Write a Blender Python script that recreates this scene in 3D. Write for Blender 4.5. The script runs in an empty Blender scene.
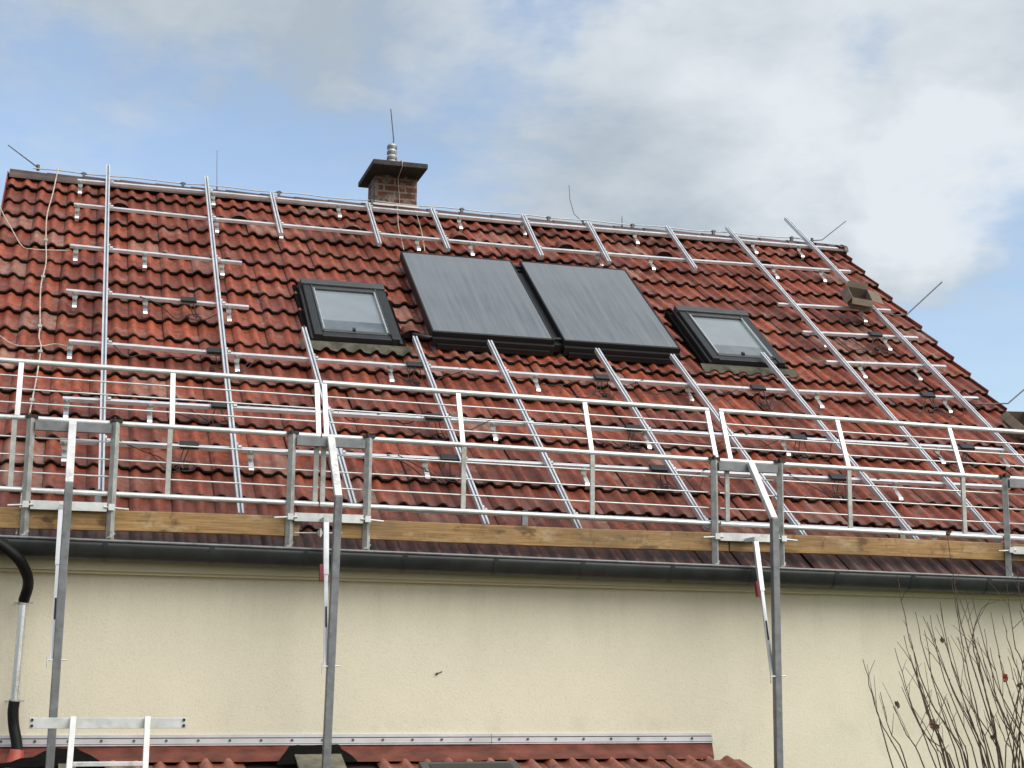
import bpy, math, random
from mathutils import Vector, Matrix, noise as mnoise
random.seed(7)
R = math.radians
scn = bpy.context.scene
C = scn.collection
V = Vector

# ------------------------------------------------------------------ roof frame
# origin = the photographer's eye, X along the eaves, Y into the scene, Z up
TH = R(37.2972)
ct, st = math.cos(TH), math.sin(TH)
S0, DP = 9.104, 6.0
NRM = V((0, -st, ct))          # outward normal of the front roof slope
UPS = V((0, ct, st))           # direction up the slope
ORG = V((0, 0, 0)) + UPS * S0 - NRM * DP

def rf(u, s, h=0.0):
    """point on the front slope: u along the eaves, s up the slope, h above the tile crests"""
    return ORG + V((u, 0, 0)) + UPS * s + NRM * h

UL, UR, SR = -0.731, 9.029, 7.08
def warp(u, s):
    """the old eaves fall slightly towards the right and the ridge sags in the middle"""
    t = (u - UL) / (UR - UL)
    return s + u * (-0.0095 + 0.0135 * s / 7.08) - .26 * t * (1 - t) * max(s / 7.08, 0) ** 2

UL, UR, SR = -0.731, 9.029, 7.08
YE, ZE = ORG.y, ORG.z
APEX = rf(0, SR)
GROUND = -2.9

# ------------------------------------------------------------------ mesh builder
class MB:
    def __init__(s):
        s.v = []; s.f = []; s.m = []; s.uv = []; s.sm = []
    def add(s, vs, fs, mi=0, uvs=None, smooth=False):
        o = len(s.v)
        s.v += [tuple(v) for v in vs]
        for k, f in enumerate(fs):
            s.f.append([o + i for i in f]); s.m.append(mi); s.sm.append(smooth)
            s.uv.append(uvs[k] if uvs else None)
        return s
    def hexa(s, p, mi=0):
        # p: 8 corners, bottom ring 0-3 then top ring 4-7
        return s.add(p, [(3, 2, 1, 0), (4, 5, 6, 7), (0, 1, 5, 4), (1, 2, 6, 5), (2, 3, 7, 6), (3, 0, 4, 7)], mi)
    def box(s, x0, x1, y0, y1, z0, z1, mi=0):
        return s.hexa([V((x0, y0, z0)), V((x1, y0, z0)), V((x1, y1, z0)), V((x0, y1, z0)),
                       V((x0, y0, z1)), V((x1, y0, z1)), V((x1, y1, z1)), V((x0, y1, z1))], mi)
    def rbox(s, u0, u1, s0, s1, h0, h1, mi=0):
        return s.hexa([rf(u0, s0, h0), rf(u1, s0, h0), rf(u1, s1, h0), rf(u0, s1, h0),
                       rf(u0, s0, h1), rf(u1, s0, h1), rf(u1, s1, h1), rf(u0, s1, h1)], mi)
    def beam(s, a, b, w, t, up, mi=0):
        a, b, up = V(a), V(b), V(up)
        d = (b - a).normalized(); sd = d.cross(up).normalized(); u2 = sd.cross(d).normalized()
        P = []
        for q in (a, b):
            for (i, j) in ((-1, -1), (1, -1), (1, 1), (-1, 1)):
                P.append(q + sd * (i * w / 2) + u2 * (j * t / 2))
        return s.add(P, [(3, 2, 1, 0), (4, 5, 6, 7), (0, 1, 5, 4), (1, 2, 6, 5), (2, 3, 7, 6), (3, 0, 4, 7)], mi)
    def prof(s, a, b, up, pts, mi=0):
        """extrude a closed 2-D profile (side, up) from a to b"""
        a, b, up = V(a), V(b), V(up)
        d = (b - a).normalized(); sd = d.cross(up).normalized(); u2 = sd.cross(d).normalized()
        n = len(pts)
        P = [q + sd * x + u2 * y for q in (a, b) for x, y in pts]
        F = [(i, (i + 1) % n, n + (i + 1) % n, n + i) for i in range(n)]
        F += [tuple(range(n - 1, -1, -1)), tuple(range(n, 2 * n))]
        return s.add(P, F, mi)
    def tube(s, pts, r, n=8, mi=0, taper=None, cap=True):
        pts = [V(p) for p in pts]
        P = []; F = []
        prev = None
        for i, p in enumerate(pts):
            d = (pts[min(i + 1, len(pts) - 1)] - pts[max(i - 1, 0)]).normalized()
            if prev is None:
                ref = V((0, 0, 1)) if abs(d.z) < .9 else V((1, 0, 0))
                a = d.cross(ref).normalized()
            else:
                a = (prev - d * prev.dot(d)).normalized()
            prev = a; b = d.cross(a)
            k = r if taper is None else r + (taper - r) * i / (len(pts) - 1)
            for j in range(n):
                t = 2 * math.pi * j / n
                P.append(p + a * (k * math.cos(t)) + b * (k * math.sin(t)))
        for i in range(len(pts) - 1):
            for j in range(n):
                F.append((i * n + j, i * n + (j + 1) % n, (i + 1) * n + (j + 1) % n, (i + 1) * n + j))
        s.add(P, F, mi, smooth=True)
        if cap:
            o = len(P)
            s.add(P[:n], [tuple(range(n - 1, -1, -1))], mi); s.add(P[-n:], [tuple(range(n))], mi)
        return s
    def build(s, name, mats, parent=None, bevel=0, uvname=None):
        me = bpy.data.meshes.new(name)
        me.from_pydata(s.v, [], s.f)
        for m in (mats if isinstance(mats, (list, tuple)) else [mats]): me.materials.append(m)
        me.polygons.foreach_set('material_index', s.m)
        me.polygons.foreach_set('use_smooth', s.sm)
        if uvname:
            uvl = me.uv_layers.new(name=uvname)
            k = 0
            for fi, f in enumerate(s.f):
                q = s.uv[fi]
                for j in range(len(f)):
                    uvl.data[k].uv = q[j] if q else (0, 0); k += 1
        me.update()
        o = bpy.data.objects.new(name, me); C.objects.link(o)
        if parent: o.parent = parent
        if bevel:
            b = o.modifiers.new('Bevel', 'BEVEL'); b.width = bevel; b.segments = 2; b.limit_method = 'ANGLE'; b.harden_normals = False
        return o

def crspline(pts, n=8):
    """smooth curve through points"""
    pts = [V(p) for p in pts]
    if len(pts) < 3: return pts
    P = [pts[0] * 2 - pts[1]] + pts + [pts[-1] * 2 - pts[-2]]
    out = []
    for i in range(1, len(P) - 2):
        a, b, c, d = P[i - 1:i + 3]
        for k in range(n):
            t = k / n
            out.append(0.5 * ((2 * b) + (c - a) * t + (2 * a - 5 * b + 4 * c - d) * t * t + (3 * b - a - 3 * c + d) * t ** 3))
    out.append(pts[-1])
    return out

def tag(o, label=None, cat=None, group=None, kind=None):
    if label: o['label'] = label
    if cat: o['category'] = cat
    if group: o['group'] = group
    if kind: o['kind'] = kind
    return o

def thing(name, label, cat, loc=(0, 0, 0), group=None):
    o = bpy.data.objects.new(name, None); C.objects.link(o)
    o.empty_display_size = .1
    o['origin'] = list(loc)
    tag(o, label, cat, group)
    return o

# ------------------------------------------------------------------ materials
class N:
    def __init__(s, name):
        s.m = bpy.data.materials.new(name); s.m.use_nodes = True
        s.t = s.m.node_tree; s.b = s.t.nodes['Principled BSDF']
    def n(s, typ, **kw):
        x = s.t.nodes.new(typ)
        for k, v in kw.items(): setattr(x, k, v)
        return x
    def l(s, a, b): s.t.links.new(a, b)
    def coord(s, which='Object', scale=(1, 1, 1)):
        tc = s.n('ShaderNodeTexCoord'); mp = s.n('ShaderNodeMapping'); mp.inputs['Scale'].default_value = scale
        s.l(tc.outputs[which], mp.inputs['Vector']); return mp.outputs['Vector']
    def noise(s, vec, scale=5, detail=4, rough=.55, dim='3D'):
        x = s.n('ShaderNodeTexNoise'); x.inputs['Scale'].default_value = scale
        x.inputs['Detail'].default_value = detail; x.inputs['Roughness'].default_value = rough
        s.l(vec, x.inputs['Vector']); return x.outputs['Fac']
    def ramp(s, fac, stops, interp='LINEAR'):
        x = s.n('ShaderNodeValToRGB'); x.color_ramp.interpolation = interp
        e = x.color_ramp.elements
        while len(e) < len(stops): e.new(.5)
        for i, (p, c) in enumerate(stops):
            e[i].position = p; e[i].color = (*c, 1) if len(c) == 3 else c
        s.l(fac, x.inputs['Fac']); return x.outputs['Color']
    def mix(s, fac, a, b, blend='MIX'):
        x = s.n('ShaderNodeMix', data_type='RGBA', blend_type=blend)
        for sock, v in ((x.inputs[0], fac), (x.inputs[6], a), (x.inputs[7], b)):
            if hasattr(v, 'node'): s.l(v, sock)
            elif isinstance(v, (tuple, list)): sock.default_value = (*v, 1) if len(v) == 3 else v
            else: sock.default_value = v
        return x.outputs[2]
    def math(s, op, a, b=None, c=None):
        x = s.n('ShaderNodeMath', operation=op)
        for i, v in enumerate((a, b, c)):
            if v is None: continue
            if hasattr(v, 'node'): s.l(v, x.inputs[i])
            else: x.inputs[i].default_value = v
        return x.outputs[0]
    def maprange(s, v, a, b, c, d):
        x = s.n('ShaderNodeMapRange'); s.l(v, x.inputs[0])
        for i, k in enumerate((a, b, c, d)): x.inputs[i + 1].default_value = k
        return x.outputs[0]
    def bump(s, h, strength=.3, dist=.01):
        x = s.n('ShaderNodeBump'); x.inputs['Strength'].default_value = strength; x.inputs['Distance'].default_value = dist
        s.l(h, x.inputs['Height']); s.l(x.outputs['Normal'], s.b.inputs['Normal'])
    def set(s, **kw):
        for k, v in kw.items():
            sock = s.b.inputs[k.replace('_', ' ')]
            if hasattr(v, 'node'): s.l(v, sock)
            elif isinstance(v, (tuple, list)): sock.default_value = (*v, 1)
            else: sock.default_value = v
        return s

def metal(name, base, rough=.38, metallic=1.0, var=.2, scale=14, dirt=None, stretch=(1, 1, 1)):
    k = N(name); v = k.coord('Object', stretch)
    n1 = k.noise(v, scale, 5, .6)
    col = k.mix(k.maprange(n1, .35, .7, 0, 1), tuple(c * (1 - var) for c in base), base)
    if dirt:
        n2 = k.noise(v, scale * .45, 6, .7)
        col = k.mix(k.maprange(n2, .56, .68, 0, .75), col, dirt)
    k.set(Base_Color=col, Metallic=metallic, Roughness=k.maprange(n1, .3, .7, rough - .08, rough + .12))
    return k.m

def plain(name, base, rough=.6, var=.15, scale=20, bump=0, metallic=0, spec=None):
    k = N(name); v = k.coord()
    n1 = k.noise(v, scale, 5, .6)
    col = k.mix(k.maprange(n1, .35, .65, 0, 1), tuple(c * (1 - var) for c in base), tuple(min(1, c * (1 + var)) for c in base))
    k.set(Base_Color=col, Roughness=rough, Metallic=metallic)
    if spec is not None: k.set(Specular_IOR_Level=spec)
    if bump: k.bump(n1, bump, .01)
    return k.m

def tile_material(name, base_lo, base_hi, dark, pale, grey_eaves=True):
    k = N(name)
    uv = k.n('ShaderNodeUVMap', uv_map='tile')
    fl = k.n('ShaderNodeVectorMath', operation='FLOOR'); k.l(uv.outputs[0], fl.inputs[0])
    wn = k.n('ShaderNodeTexWhiteNoise', noise_dimensions='2D'); k.l(fl.outputs[0], wn.inputs['Vector'])
    rnd = wn.outputs['Value']
    off = k.n('ShaderNodeVectorMath', operation='ADD'); k.l(fl.outputs[0], off.inputs[0]); off.inputs[1].default_value = (37.3, 11.1, 0)
    wn2 = k.n('ShaderNodeTexWhiteNoise', noise_dimensions='2D'); k.l(off.outputs[0], wn2.inputs['Vector'])
    ob = k.coord('Object')
    big = k.noise(ob, .55, 4, .6)
    fine = k.noise(ob, 16, 6, .65)
    grit = k.noise(ob, 90, 3, .6)
    col = k.mix(rnd, base_lo, base_hi)
    col = k.mix(k.maprange(big, .35, .65, 0, .5), col, tuple(c * .72 for c in base_lo))
    col = k.mix(k.maprange(fine, .46, .68, 0, .75), col, dark)
    # rain streaks that run down the slope
    sep = k.n('ShaderNodeSeparateXYZ'); k.l(uv.outputs[0], sep.inputs[0])
    cmb = k.n('ShaderNodeCombineXYZ'); k.l(k.math('MULTIPLY', sep.outputs[0], 9.0), cmb.inputs[0]); k.l(k.math('MULTIPLY', sep.outputs[1], .8), cmb.inputs[1])
    streak = k.noise(cmb.outputs[0], 1.0, 4, .6)
    col = k.mix(k.maprange(streak, .5, .72, 0, .55), col, dark)
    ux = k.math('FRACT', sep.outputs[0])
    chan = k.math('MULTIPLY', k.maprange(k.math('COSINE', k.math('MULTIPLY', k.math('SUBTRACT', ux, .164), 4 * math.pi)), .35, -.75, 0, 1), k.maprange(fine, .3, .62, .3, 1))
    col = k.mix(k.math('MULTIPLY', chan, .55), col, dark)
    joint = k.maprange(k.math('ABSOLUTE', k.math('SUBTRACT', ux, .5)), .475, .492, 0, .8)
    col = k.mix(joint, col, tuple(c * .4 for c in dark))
    # chalky efflorescence on a few tiles and in a few patches
    pn = k.noise(ob, 3.2, 5, .7)
    patch = k.math('MULTIPLY', k.maprange(pn, .55, .68, 0, 1), k.maprange(fine, .35, .6, 0, 1))
    single = k.math('MULTIPLY', k.maprange(wn2.outputs['Value'], .925, .93, 0, 1), k.maprange(fine, .38, .6, .1, .8))
    col = k.mix(k.math('MINIMUM', k.math('ADD', k.math('MULTIPLY', patch, .55), k.math('MULTIPLY', single, .6)), .7), col, pale)
    # grime at the foot of every tile, darkened to paint the shadow line
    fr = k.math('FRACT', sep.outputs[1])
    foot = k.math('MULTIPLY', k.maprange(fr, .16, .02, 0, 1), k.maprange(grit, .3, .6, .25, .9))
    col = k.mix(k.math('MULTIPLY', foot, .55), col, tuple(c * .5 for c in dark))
    if grey_eaves:   # the lowest rows are the most weathered; the last one also holds painted shade
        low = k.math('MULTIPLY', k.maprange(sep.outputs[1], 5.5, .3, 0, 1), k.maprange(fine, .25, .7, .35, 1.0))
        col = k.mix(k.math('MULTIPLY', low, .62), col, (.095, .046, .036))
        col = k.mix(k.math('MULTIPLY', k.maprange(sep.outputs[1], 1.6, .6, 0, 1), k.maprange(grit, .3, .6, .5, .9)), col, (.055, .027, .020))  # bottom row darkened further: gutter shade put into its colour
    k.set(Base_Color=col, Roughness=k.maprange(fine, .3, .7, .30, .58))
    h = k.math('ADD', fine, k.math('MULTIPLY', grit, .5))
    k.bump(h, .35, .006)
    return k.m

M = {}
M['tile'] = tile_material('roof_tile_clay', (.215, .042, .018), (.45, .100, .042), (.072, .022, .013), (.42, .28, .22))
M['tile_edge'] = plain('tile_edge_dirt_shade', (.030, .018, .015), .9, .4, 30, .4)  # dirty tile edges, kept near-black to paint the shadow bands between rows
M['tile_low'] = tile_material('lean_to_tile', (.24, .06, .035), (.36, .10, .06), (.11, .04, .03), (.40, .25, .20), False)
M['ridge'] = plain('ridge_tile', (.060, .030, .025), .38, .5, 4, .25)
M['deck'] = plain('roof_deck', (.05, .03, .025), .9)
M['alu'] = metal('aluminium_rail', (.70, .725, .755), .42, .5, .14, 9)
M['alu_dark'] = plain('rail_groove', (.17, .19, .22), .6)
M['alu_old'] = metal('worn_aluminium', (.70, .71, .70), .5, .45, .25, 12, (.28, .27, .25))
M['galv'] = metal('galvanised_steel', (.50, .505, .48), .55, .3, .4, 16, (.20, .19, .16))
M['galv_dark'] = metal('dull_steel_pole', (.22, .23, .24), .45, .45, .35, 14, (.09, .088, .082))
M['guard'] = metal('guardrail_tube', (.70, .715, .715), .42, .55, .22, 10, (.42, .41, .38))
M['steel'] = metal('stainless_hook', (.80, .80, .80), .25, 1.0, .1, 20)
M['black'] = plain('black_plastic', (.012, .012, .013), .5, .2)
M['hose'] = plain('black_hose', (.006, .006, .0065), .5, .2, 20, 0, 0, .2)
M['cable'] = plain('black_cable', (.010, .010, .010), .5, .1)
M['wire'] = metal('aluminium_wire', (.55, .55, .53), .45, .7, .2)
M['rod'] = plain('dull_rod', (.10, .10, .10), .5, .2, 20, 0, .5)
M['cream_cable'] = plain('pale_lead_cable', (.46, .39, .32), .6, .3)
M['frame'] = plain('window_cladding', (.020, .021, .022), .45, .2, 12, 0, .25)
M['hood'] = plain('window_hood', (.065, .068, .07), .45, .15, 12, 0, .3)
M['trim'] = metal('window_trim', (.75, .78, .74), .3, .9, .1)
M['lead'] = plain('weathered_lead', (.080, .074, .055), .7, .4, 10, .3, 0, .2)
M['gutter'] = plain('gutter_grey', (.034, .037, .038), .45, .25, 5, .05, .35)
M['concrete_cap'] = plain('chimney_cap_slab', (.035, .032, .030), .8, .35, 18, .4)
M['red'] = plain('red_lock', (.20, .025, .035), .6)
M['red_plastic'] = plain('red_clay_collar', (.40, .07, .045), .45, .2)
M['bitumen'] = plain('bitumen_sheet', (.006, .006, .006), .95, .3, 40, .4, 0, .05)
M['board'] = plain('pale_board', (.14, .13, .095), .85, .35, 10)
M['apron'] = plain('red_apron', (.125, .032, .021), .5, .4, 6, .15, 0, .25)
M['strip'] = metal('aluminium_strip', (.62, .62, .64), .5, .5, .15, 6)
M['card'] = plain('cardboard', (.155, .115, .085), .85, .18, 9, .1)
M['card_in'] = plain('cardboard_inside', (.17, .125, .09), .9, .2, 9)
M['bark'] = plain('twig_bark', (.075, .045, .033), .8, .4, 30)
M['leaf'] = plain('dead_leaf', (.12, .055, .03), .8, .4, 40)
M['leaf_red'] = plain('dead_leaf_red', (.26, .07, .03), .7, .3, 40)
M['ground'] = plain('garden_soil_grass', (.07, .085, .035), .95, .45, 3, .5)

# cream render
k = N('cream_render'); v = k.coord()
a = k.noise(v, 70, 4, .6); b = k.noise(v, 1.1, 5, .6); c2 = k.noise(k.coord('Object', (1.0, 1, .25)), 2.2, 4, .6)
col = k.mix(k.maprange(b, .3, .7, 0, 1), (.62, .58, .455), (.69, .645, .51))
col = k.mix(k.maprange(c2, .5, .75, 0, .28), col, (.50, .465, .36))
col = k.mix(k.maprange(a, .52, .72, 0, .34), col, (.42, .385, .28))
dr = k.noise(k.coord('Object', (7, 1, .5)), 1.0, 5, .65)
sz = k.n('ShaderNodeSeparateXYZ'); k.l(v, sz.inputs[0])
col = k.mix(k.math('MULTIPLY', k.maprange(dr, .5, .72, 0, .2), k.maprange(sz.outputs[2], -.1, .55, 0, 1)), col, (.36, .335, .25))
col = k.mix(k.math('MULTIPLY', k.maprange(k.noise(v, 5, 6, .7), .5, .68, 0, .28), k.maprange(sz.outputs[2], -.25, -.53, 0, 1)), col, (.42, .40, .30))
k.set(Base_Color=col, Roughness=.92); k.bump(k.math('ADD', a, k.math('MULTIPLY', k.noise(v, 42, 3, .5), .5)), .36, .006)
M['render'] = k.m
k = N('cream_cornice'); v = k.coord(); a = k.noise(v, 6, 5, .6)
k.set(Base_Color=k.mix(a, (.52, .46, .32), (.62, .56, .41)), Roughness=.85); M['cornice'] = k.m

# plank wood
k = N('scaffold_plank'); v = k.coord('Object', (1.2, 18, 30)); g = k.noise(v, 3, 6, .6)
kn = k.noise(k.coord('Object', (5, 6, 9)), 1.0, 3, .5); b = k.noise(k.coord(), 1.4, 4, .6)
col = k.mix(k.maprange(g, .35, .65, 0, 1), (.21, .115, .040), (.40, .245, .098))
col = k.mix(k.maprange(kn, .60, .68, 0, .85), col, (.085, .042, .018))
col = k.mix(k.maprange(b, .46, .68, 0, .65), col, (.15, .10, .055))
w2 = k.noise(k.coord('Object', (2.5, 3, 7)), 1.6, 6, .7)
col = k.mix(k.maprange(w2, .54, .68, 0, .6), col, (.46, .36, .22))
w3 = k.noise(k.coord('Object', (9, 3, 5)), 1.0, 6, .75)
col = k.mix(k.maprange(w3, .56, .68, 0, .7), col, (.10, .06, .03))
k.set(Base_Color=col, Roughness=.8); k.bump(g, .3, .004); M['wood'] = k.m

# bricks
k = N('chimney_brick'); br = k.n('ShaderNodeTexBrick'); tc = k.n('ShaderNodeTexCoord')
sx = k.n('ShaderNodeSeparateXYZ'); k.l(tc.outputs['Object'], sx.inputs[0])
cm = k.n('ShaderNodeCombineXYZ'); k.l(k.math('ADD', sx.outputs[0], sx.outputs[1]), cm.inputs[0]); k.l(sx.outputs[2], cm.inputs[1])
k.l(cm.outputs[0], br.inputs['Vector'])
br.inputs['Scale'].default_value = 1; br.inputs['Brick Width'].default_value = .25; br.inputs['Row Height'].default_value = .077
br.inputs['Mortar Size'].default_value = .011
br.inputs['Color1'].default_value = (.17, .05, .032, 1); br.inputs['Color2'].default_value = (.10, .045, .035, 1); br.inputs['Mortar'].default_value = (.26, .21, .17, 1)
nz = k.noise(tc.outputs['Object'], 7, 5, .65)
col = k.mix(k.maprange(nz, .50, .56, 0, .85), br.outputs['Color'], (.36, .30, .235))
nz2 = k.noise(tc.outputs['Object'], 14, 5, .65)
col = k.mix(k.maprange(nz2, .46, .62, 0, .75), col, (.045, .025, .02))
k.set(Base_Color=col, Roughness=.9); k.bump(k.math('SUBTRACT', nz2, k.math('MULTIPLY', br.outputs['Fac'], .6)), 1.0, .02); M['brick'] = k.m

# collector glass: structured solar glass over a dark absorber with vertical fins
k = N('collector_glass'); v = k.coord('UV')
sx = k.n('ShaderNodeSeparateXYZ'); k.l(v, sx.inputs[0])
cm = k.n('ShaderNodeCombineXYZ'); k.l(k.math('MULTIPLY', sx.outputs[0], 15), cm.inputs[0]); k.l(k.math('MULTIPLY', sx.outputs[1], 1.1), cm.inputs[1])
n1 = k.noise(cm.outputs[0], 1.6, 5, .7)
n2 = k.noise(k.coord('Object'), 1.1, 3, .5)
fin = k.math('SINE', k.math('MULTIPLY', sx.outputs[0], 2 * math.pi * 9))
col = k.mix(k.maprange(n1, .3, .75, 0, 1), (.088, .10, .112), (.175, .19, .205))
col = k.mix(k.maprange(n2, .38, .66, 0, .75), col, (.155, .17, .185))
col = k.mix(k.maprange(fin, .55, 1, 0, .10), col, (.06, .068, .08))
k.set(Base_Color=col, Roughness=k.maprange(n1, .3, .7, .12, .26), IOR=1.55); M['coll_glass'] = k.m
M['coll_frame'] = plain('collector_frame', (.004, .004, .0045), .6, .2, 12, 0, .06)

# roof window pane: glass over a half drawn pale blind
k = N('window_pane'); v = k.coord('UV'); sx = k.n('ShaderNodeSeparateXYZ'); k.l(v, sx.inputs[0])
n2 = k.noise(k.coord('Object'), 2.5, 3, .6)
bl = k.maprange(sx.outputs[1], .262, .27, 0, 1)
col = k.mix(bl, (.085, .10, .115), (.20, .228, .245))
col = k.mix(k.maprange(n2, .4, .7, 0, .35), col, (.29, .32, .33))
k.set(Base_Color=col, Roughness=.05, IOR=1.75); M['pane'] = k.m

# ------------------------------------------------------------------ tiles
TW, TL = .305, .3743          # one double-roll tile: cover width and cover length
def tprof(x):
    """height over the crests of the two rolls of a tile, x in metres from its left edge"""
    h = -.034
    for c0, hw in ((.050, .047), (.2025, .047)):
        d = abs(x - c0)
        if d < hw: h = max(h, -.034 + .034 * (0.5 + 0.5 * math.cos(math.pi * d / hw)) ** .55)
    return h
NX = [0, .012, .026, .038, .050, .062, .076, .092, .104, .128, .152, .164, .178, .190, .2025, .215, .229, .243, .256, .280, .305, .309]

def add_tile(mb, place, i, r, rise=.044, head=1.26, jit=1.0):
    """place(x_local_to_grid, along, h) -> point; along=0 lower edge of this row, 1 upper"""
    rj = random.Random(i * 131 + r * 977 + 5)
    dz = rj.uniform(-.006, .006) * jit; tl = rj.uniform(-.014, .014) * jit; ds = rj.uniform(-.011, .011) * jit; dx = rj.uniform(-.003, .003) * jit
    nx = len(NX); P = []; Q = []
    for (al, extra) in ((head, 0), (.5, 0), (.022, 0), (0, -.006), (0, -.027), (.14, -.027)):
        for x in NX:
            h = tprof(x) - rise * al + dz + tl * (x / TW - .5) + extra
            P.append(place(i * TW + x + dx, r, al * TL + ds, h)); Q.append((i + .001 + .998 * min(x / TW, 1), r + min(max(al, .001), .999)))
    F = []; U = []; mi = []
    for j in range(5):
        for q in range(nx - 1):
            f = (j * nx + q, (j + 1) * nx + q, (j + 1) * nx + q + 1, j * nx + q + 1)
            if j < 2:
                mb.add([P[t] for t in f], [(0, 1, 2, 3)], 0, [[Q[t] for t in f]], True)
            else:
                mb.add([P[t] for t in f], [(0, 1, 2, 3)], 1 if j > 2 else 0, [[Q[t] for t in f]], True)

house = thing('house', 'cream rendered house with steep red pantile roof, brick chimney and dark gutter', 'house')

mb = MB()
NROW = 19
def place(x, r, al, h):
    u = UL + .006 - .05 + x
    s = r * TL + al
    return rf(u, warp(u, s), h)
for r in range(NROW):
    for i in range(32):
        if r == NROW - 1: pass
        add_tile(mb, place, i, r, head=1.26 if r < NROW - 1 else .95)
# verge flaps of the last tile of every row
for r in range(NROW):
    for u, sg in ((UL - .045, -1), (UR - .035, 1)):
        z0, z1 = -.002, -.010
        p = []
        for w in (0, .012 * sg):
            for (s, h) in ((r * TL, -.14), (r * TL, z0 - .004), (r * TL + TL, z1 if sg < 0 else -.05), (r * TL + TL, -.17)):
                p.append(rf(u + w, warp(u, s), h))
        q_ = (0.5 if sg < 0 else 31.5, r + .5)
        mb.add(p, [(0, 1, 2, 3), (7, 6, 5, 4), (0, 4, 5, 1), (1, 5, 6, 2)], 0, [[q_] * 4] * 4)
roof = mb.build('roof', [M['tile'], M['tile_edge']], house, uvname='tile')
# merge the strips so that smooth shading runs over the rolls
import bmesh
def weld(o, d=.0004):
    bm = bmesh.new(); bm.from_mesh(o.data); bmesh.ops.remove_doubles(bm, verts=bm.verts, dist=d); bm.to_mesh(o.data); bm.free()
    o.data.update()
weld(roof)

# deck below and the back slope
d = MB()
YB = 2 * APEX.y - YE
def wz(u, s): return rf(u, warp(u, s), -.115)
t = .06
front = [wz(UL - .03, .22), wz(UR - .02, .22), wz(UR - .02, SR), wz(UL - .03, SR)]
d.add(front + [q - V((0, 0, t)) for q in front], [(0, 1, 2, 3), (7, 6, 5, 4), (0, 4, 5, 1), (1, 5, 6, 2), (3, 7, 4, 0)], 0)
bk = [V((q.x, 2 * APEX.y - q.y, q.z)) for q in front]
d.add(bk + [q - V((0, 0, t)) for q in bk], [(3, 2, 1, 0), (4, 5, 6, 7), (1, 5, 4, 0), (2, 6, 5, 1), (0, 4, 7, 3)], 0)
d.build('roof_deck', M['deck'], house)
mb = MB()
def place_b(x, r, al, h):
    u = UL - .044 + x; s = r * TL + al
    q = rf(u, warp(u, s), h)
    return V((q.x, 2 * APEX.y - q.y, q.z))
mbb = MB()
for r in range(NROW):
    for i in range(32):
        nx = (0, .05, .1, .152, .2025, .25, .305)
        for a in range(6):
            q = [place_b(i * TW + nx[a + e], r, al, tprof(nx[a + e]) - .036 * al / TL) for al, e in ((0, 1), (0, 0), (TL, 0), (TL, 1))]
            mbb.add(q, [(0, 1, 2, 3)], 0, [[(i + .5, r + .01), (i + .5, r + .01), (i + .5, r + .99), (i + .5, r + .99)]], True)
mbb.build('rear_roof', [M['tile']], house, uvname='tile')

# ridge caps
mb = MB()
def ridge_pt(u): return rf(u, warp(u, SR), 0) - V((0, 0, .075))
u = UL - .03; i = 0
while u < UR:
    L = min(.375, UR + .03 - u); rj = random.Random(i)
    r0, r1 = .100, .090
    a = ridge_pt(u) + V((0, 0, rj.uniform(-.003, .003))); b = ridge_pt(min(u + L + .03, UR + .02))
    P = []; n = 10
    for (q, rr) in ((a, r0), (b, r1), (a, r0 - .016)):
        for k_ in range(n + 1):
            an = math.pi * (-.06 + 1.12 * k_ / n)
            P.append(q + V((0, -math.cos(an) * rr * 1.1, math.sin(an) * rr)))
    F = [(k_, k_ + 1, n + 2 + k_, n + 1 + k_) for k_ in range(n)]
    mb.add(P, F, 0, smooth=True)
    mb.add(P, [(k_ + 1, k_, 2 * n + 2 + k_, 2 * n + 3 + k_) for k_ in range(n)], 0)
    u += L; i += 1
# end discs
for uu, sg in ((UL - .03, -1), (UR + .02, 1)):
    q = ridge_pt(uu); n = 10
    mb.add([q + V((0, 0, -.02))] + [q + V((0, -math.cos(math.pi * k_ / n) * .098, math.sin(math.pi * k_ / n) * .09)) for k_ in range(n + 1)],
           [(0, k_ + 1, k_ + 2) for k_ in range(n)], 0)
mb.build('ridge_cap', M['ridge'], house)

# vent tiles between the two top rails, and the pipe hood beside the collector
for (u, s) in ((.367, 6.32), (1.583, 6.26), (2.786, 6.25), (3.974, 6.26), (5.198, 6.27), (6.376, 6.31), (7.62, 6.30), (3.02, 3.72)):
    mb = MB(); n = 8; rows = []
    for (ds, w, hh) in ((.20, .05, .01), (.08, .085, .075), (-.06, .105, .105), (-.075, .108, .098)):
        rows.append([rf(u + math.cos(math.pi * (1 - k_ / n)) * w, s + ds, -.02 + math.sin(math.pi * k_ / n) * (hh + .0) ) for k_ in range(n + 1)])
    P = [q for rw in rows for q in rw]
    mb.add(P, [(j * (n + 1) + k_, j * (n + 1) + k_ + 1, (j + 1) * (n + 1) + k_ + 1, (j + 1) * (n + 1) + k_) for j in range(3) for k_ in range(n)], 0, [[(3.5, 5.5)] * 4] * (3 * n), True)
    ins = [rf(u + math.cos(math.pi * (1 - k_ / n)) * .098, s - .045, -.02 + math.sin(math.pi * k_ / n) * .092) for k_ in range(n + 1)]
    mb.add(ins, [tuple(range(n + 1))], 1)
    mb.build('vent_tile', [M['tile'], M['black']], roof, uvname='tile')

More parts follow.
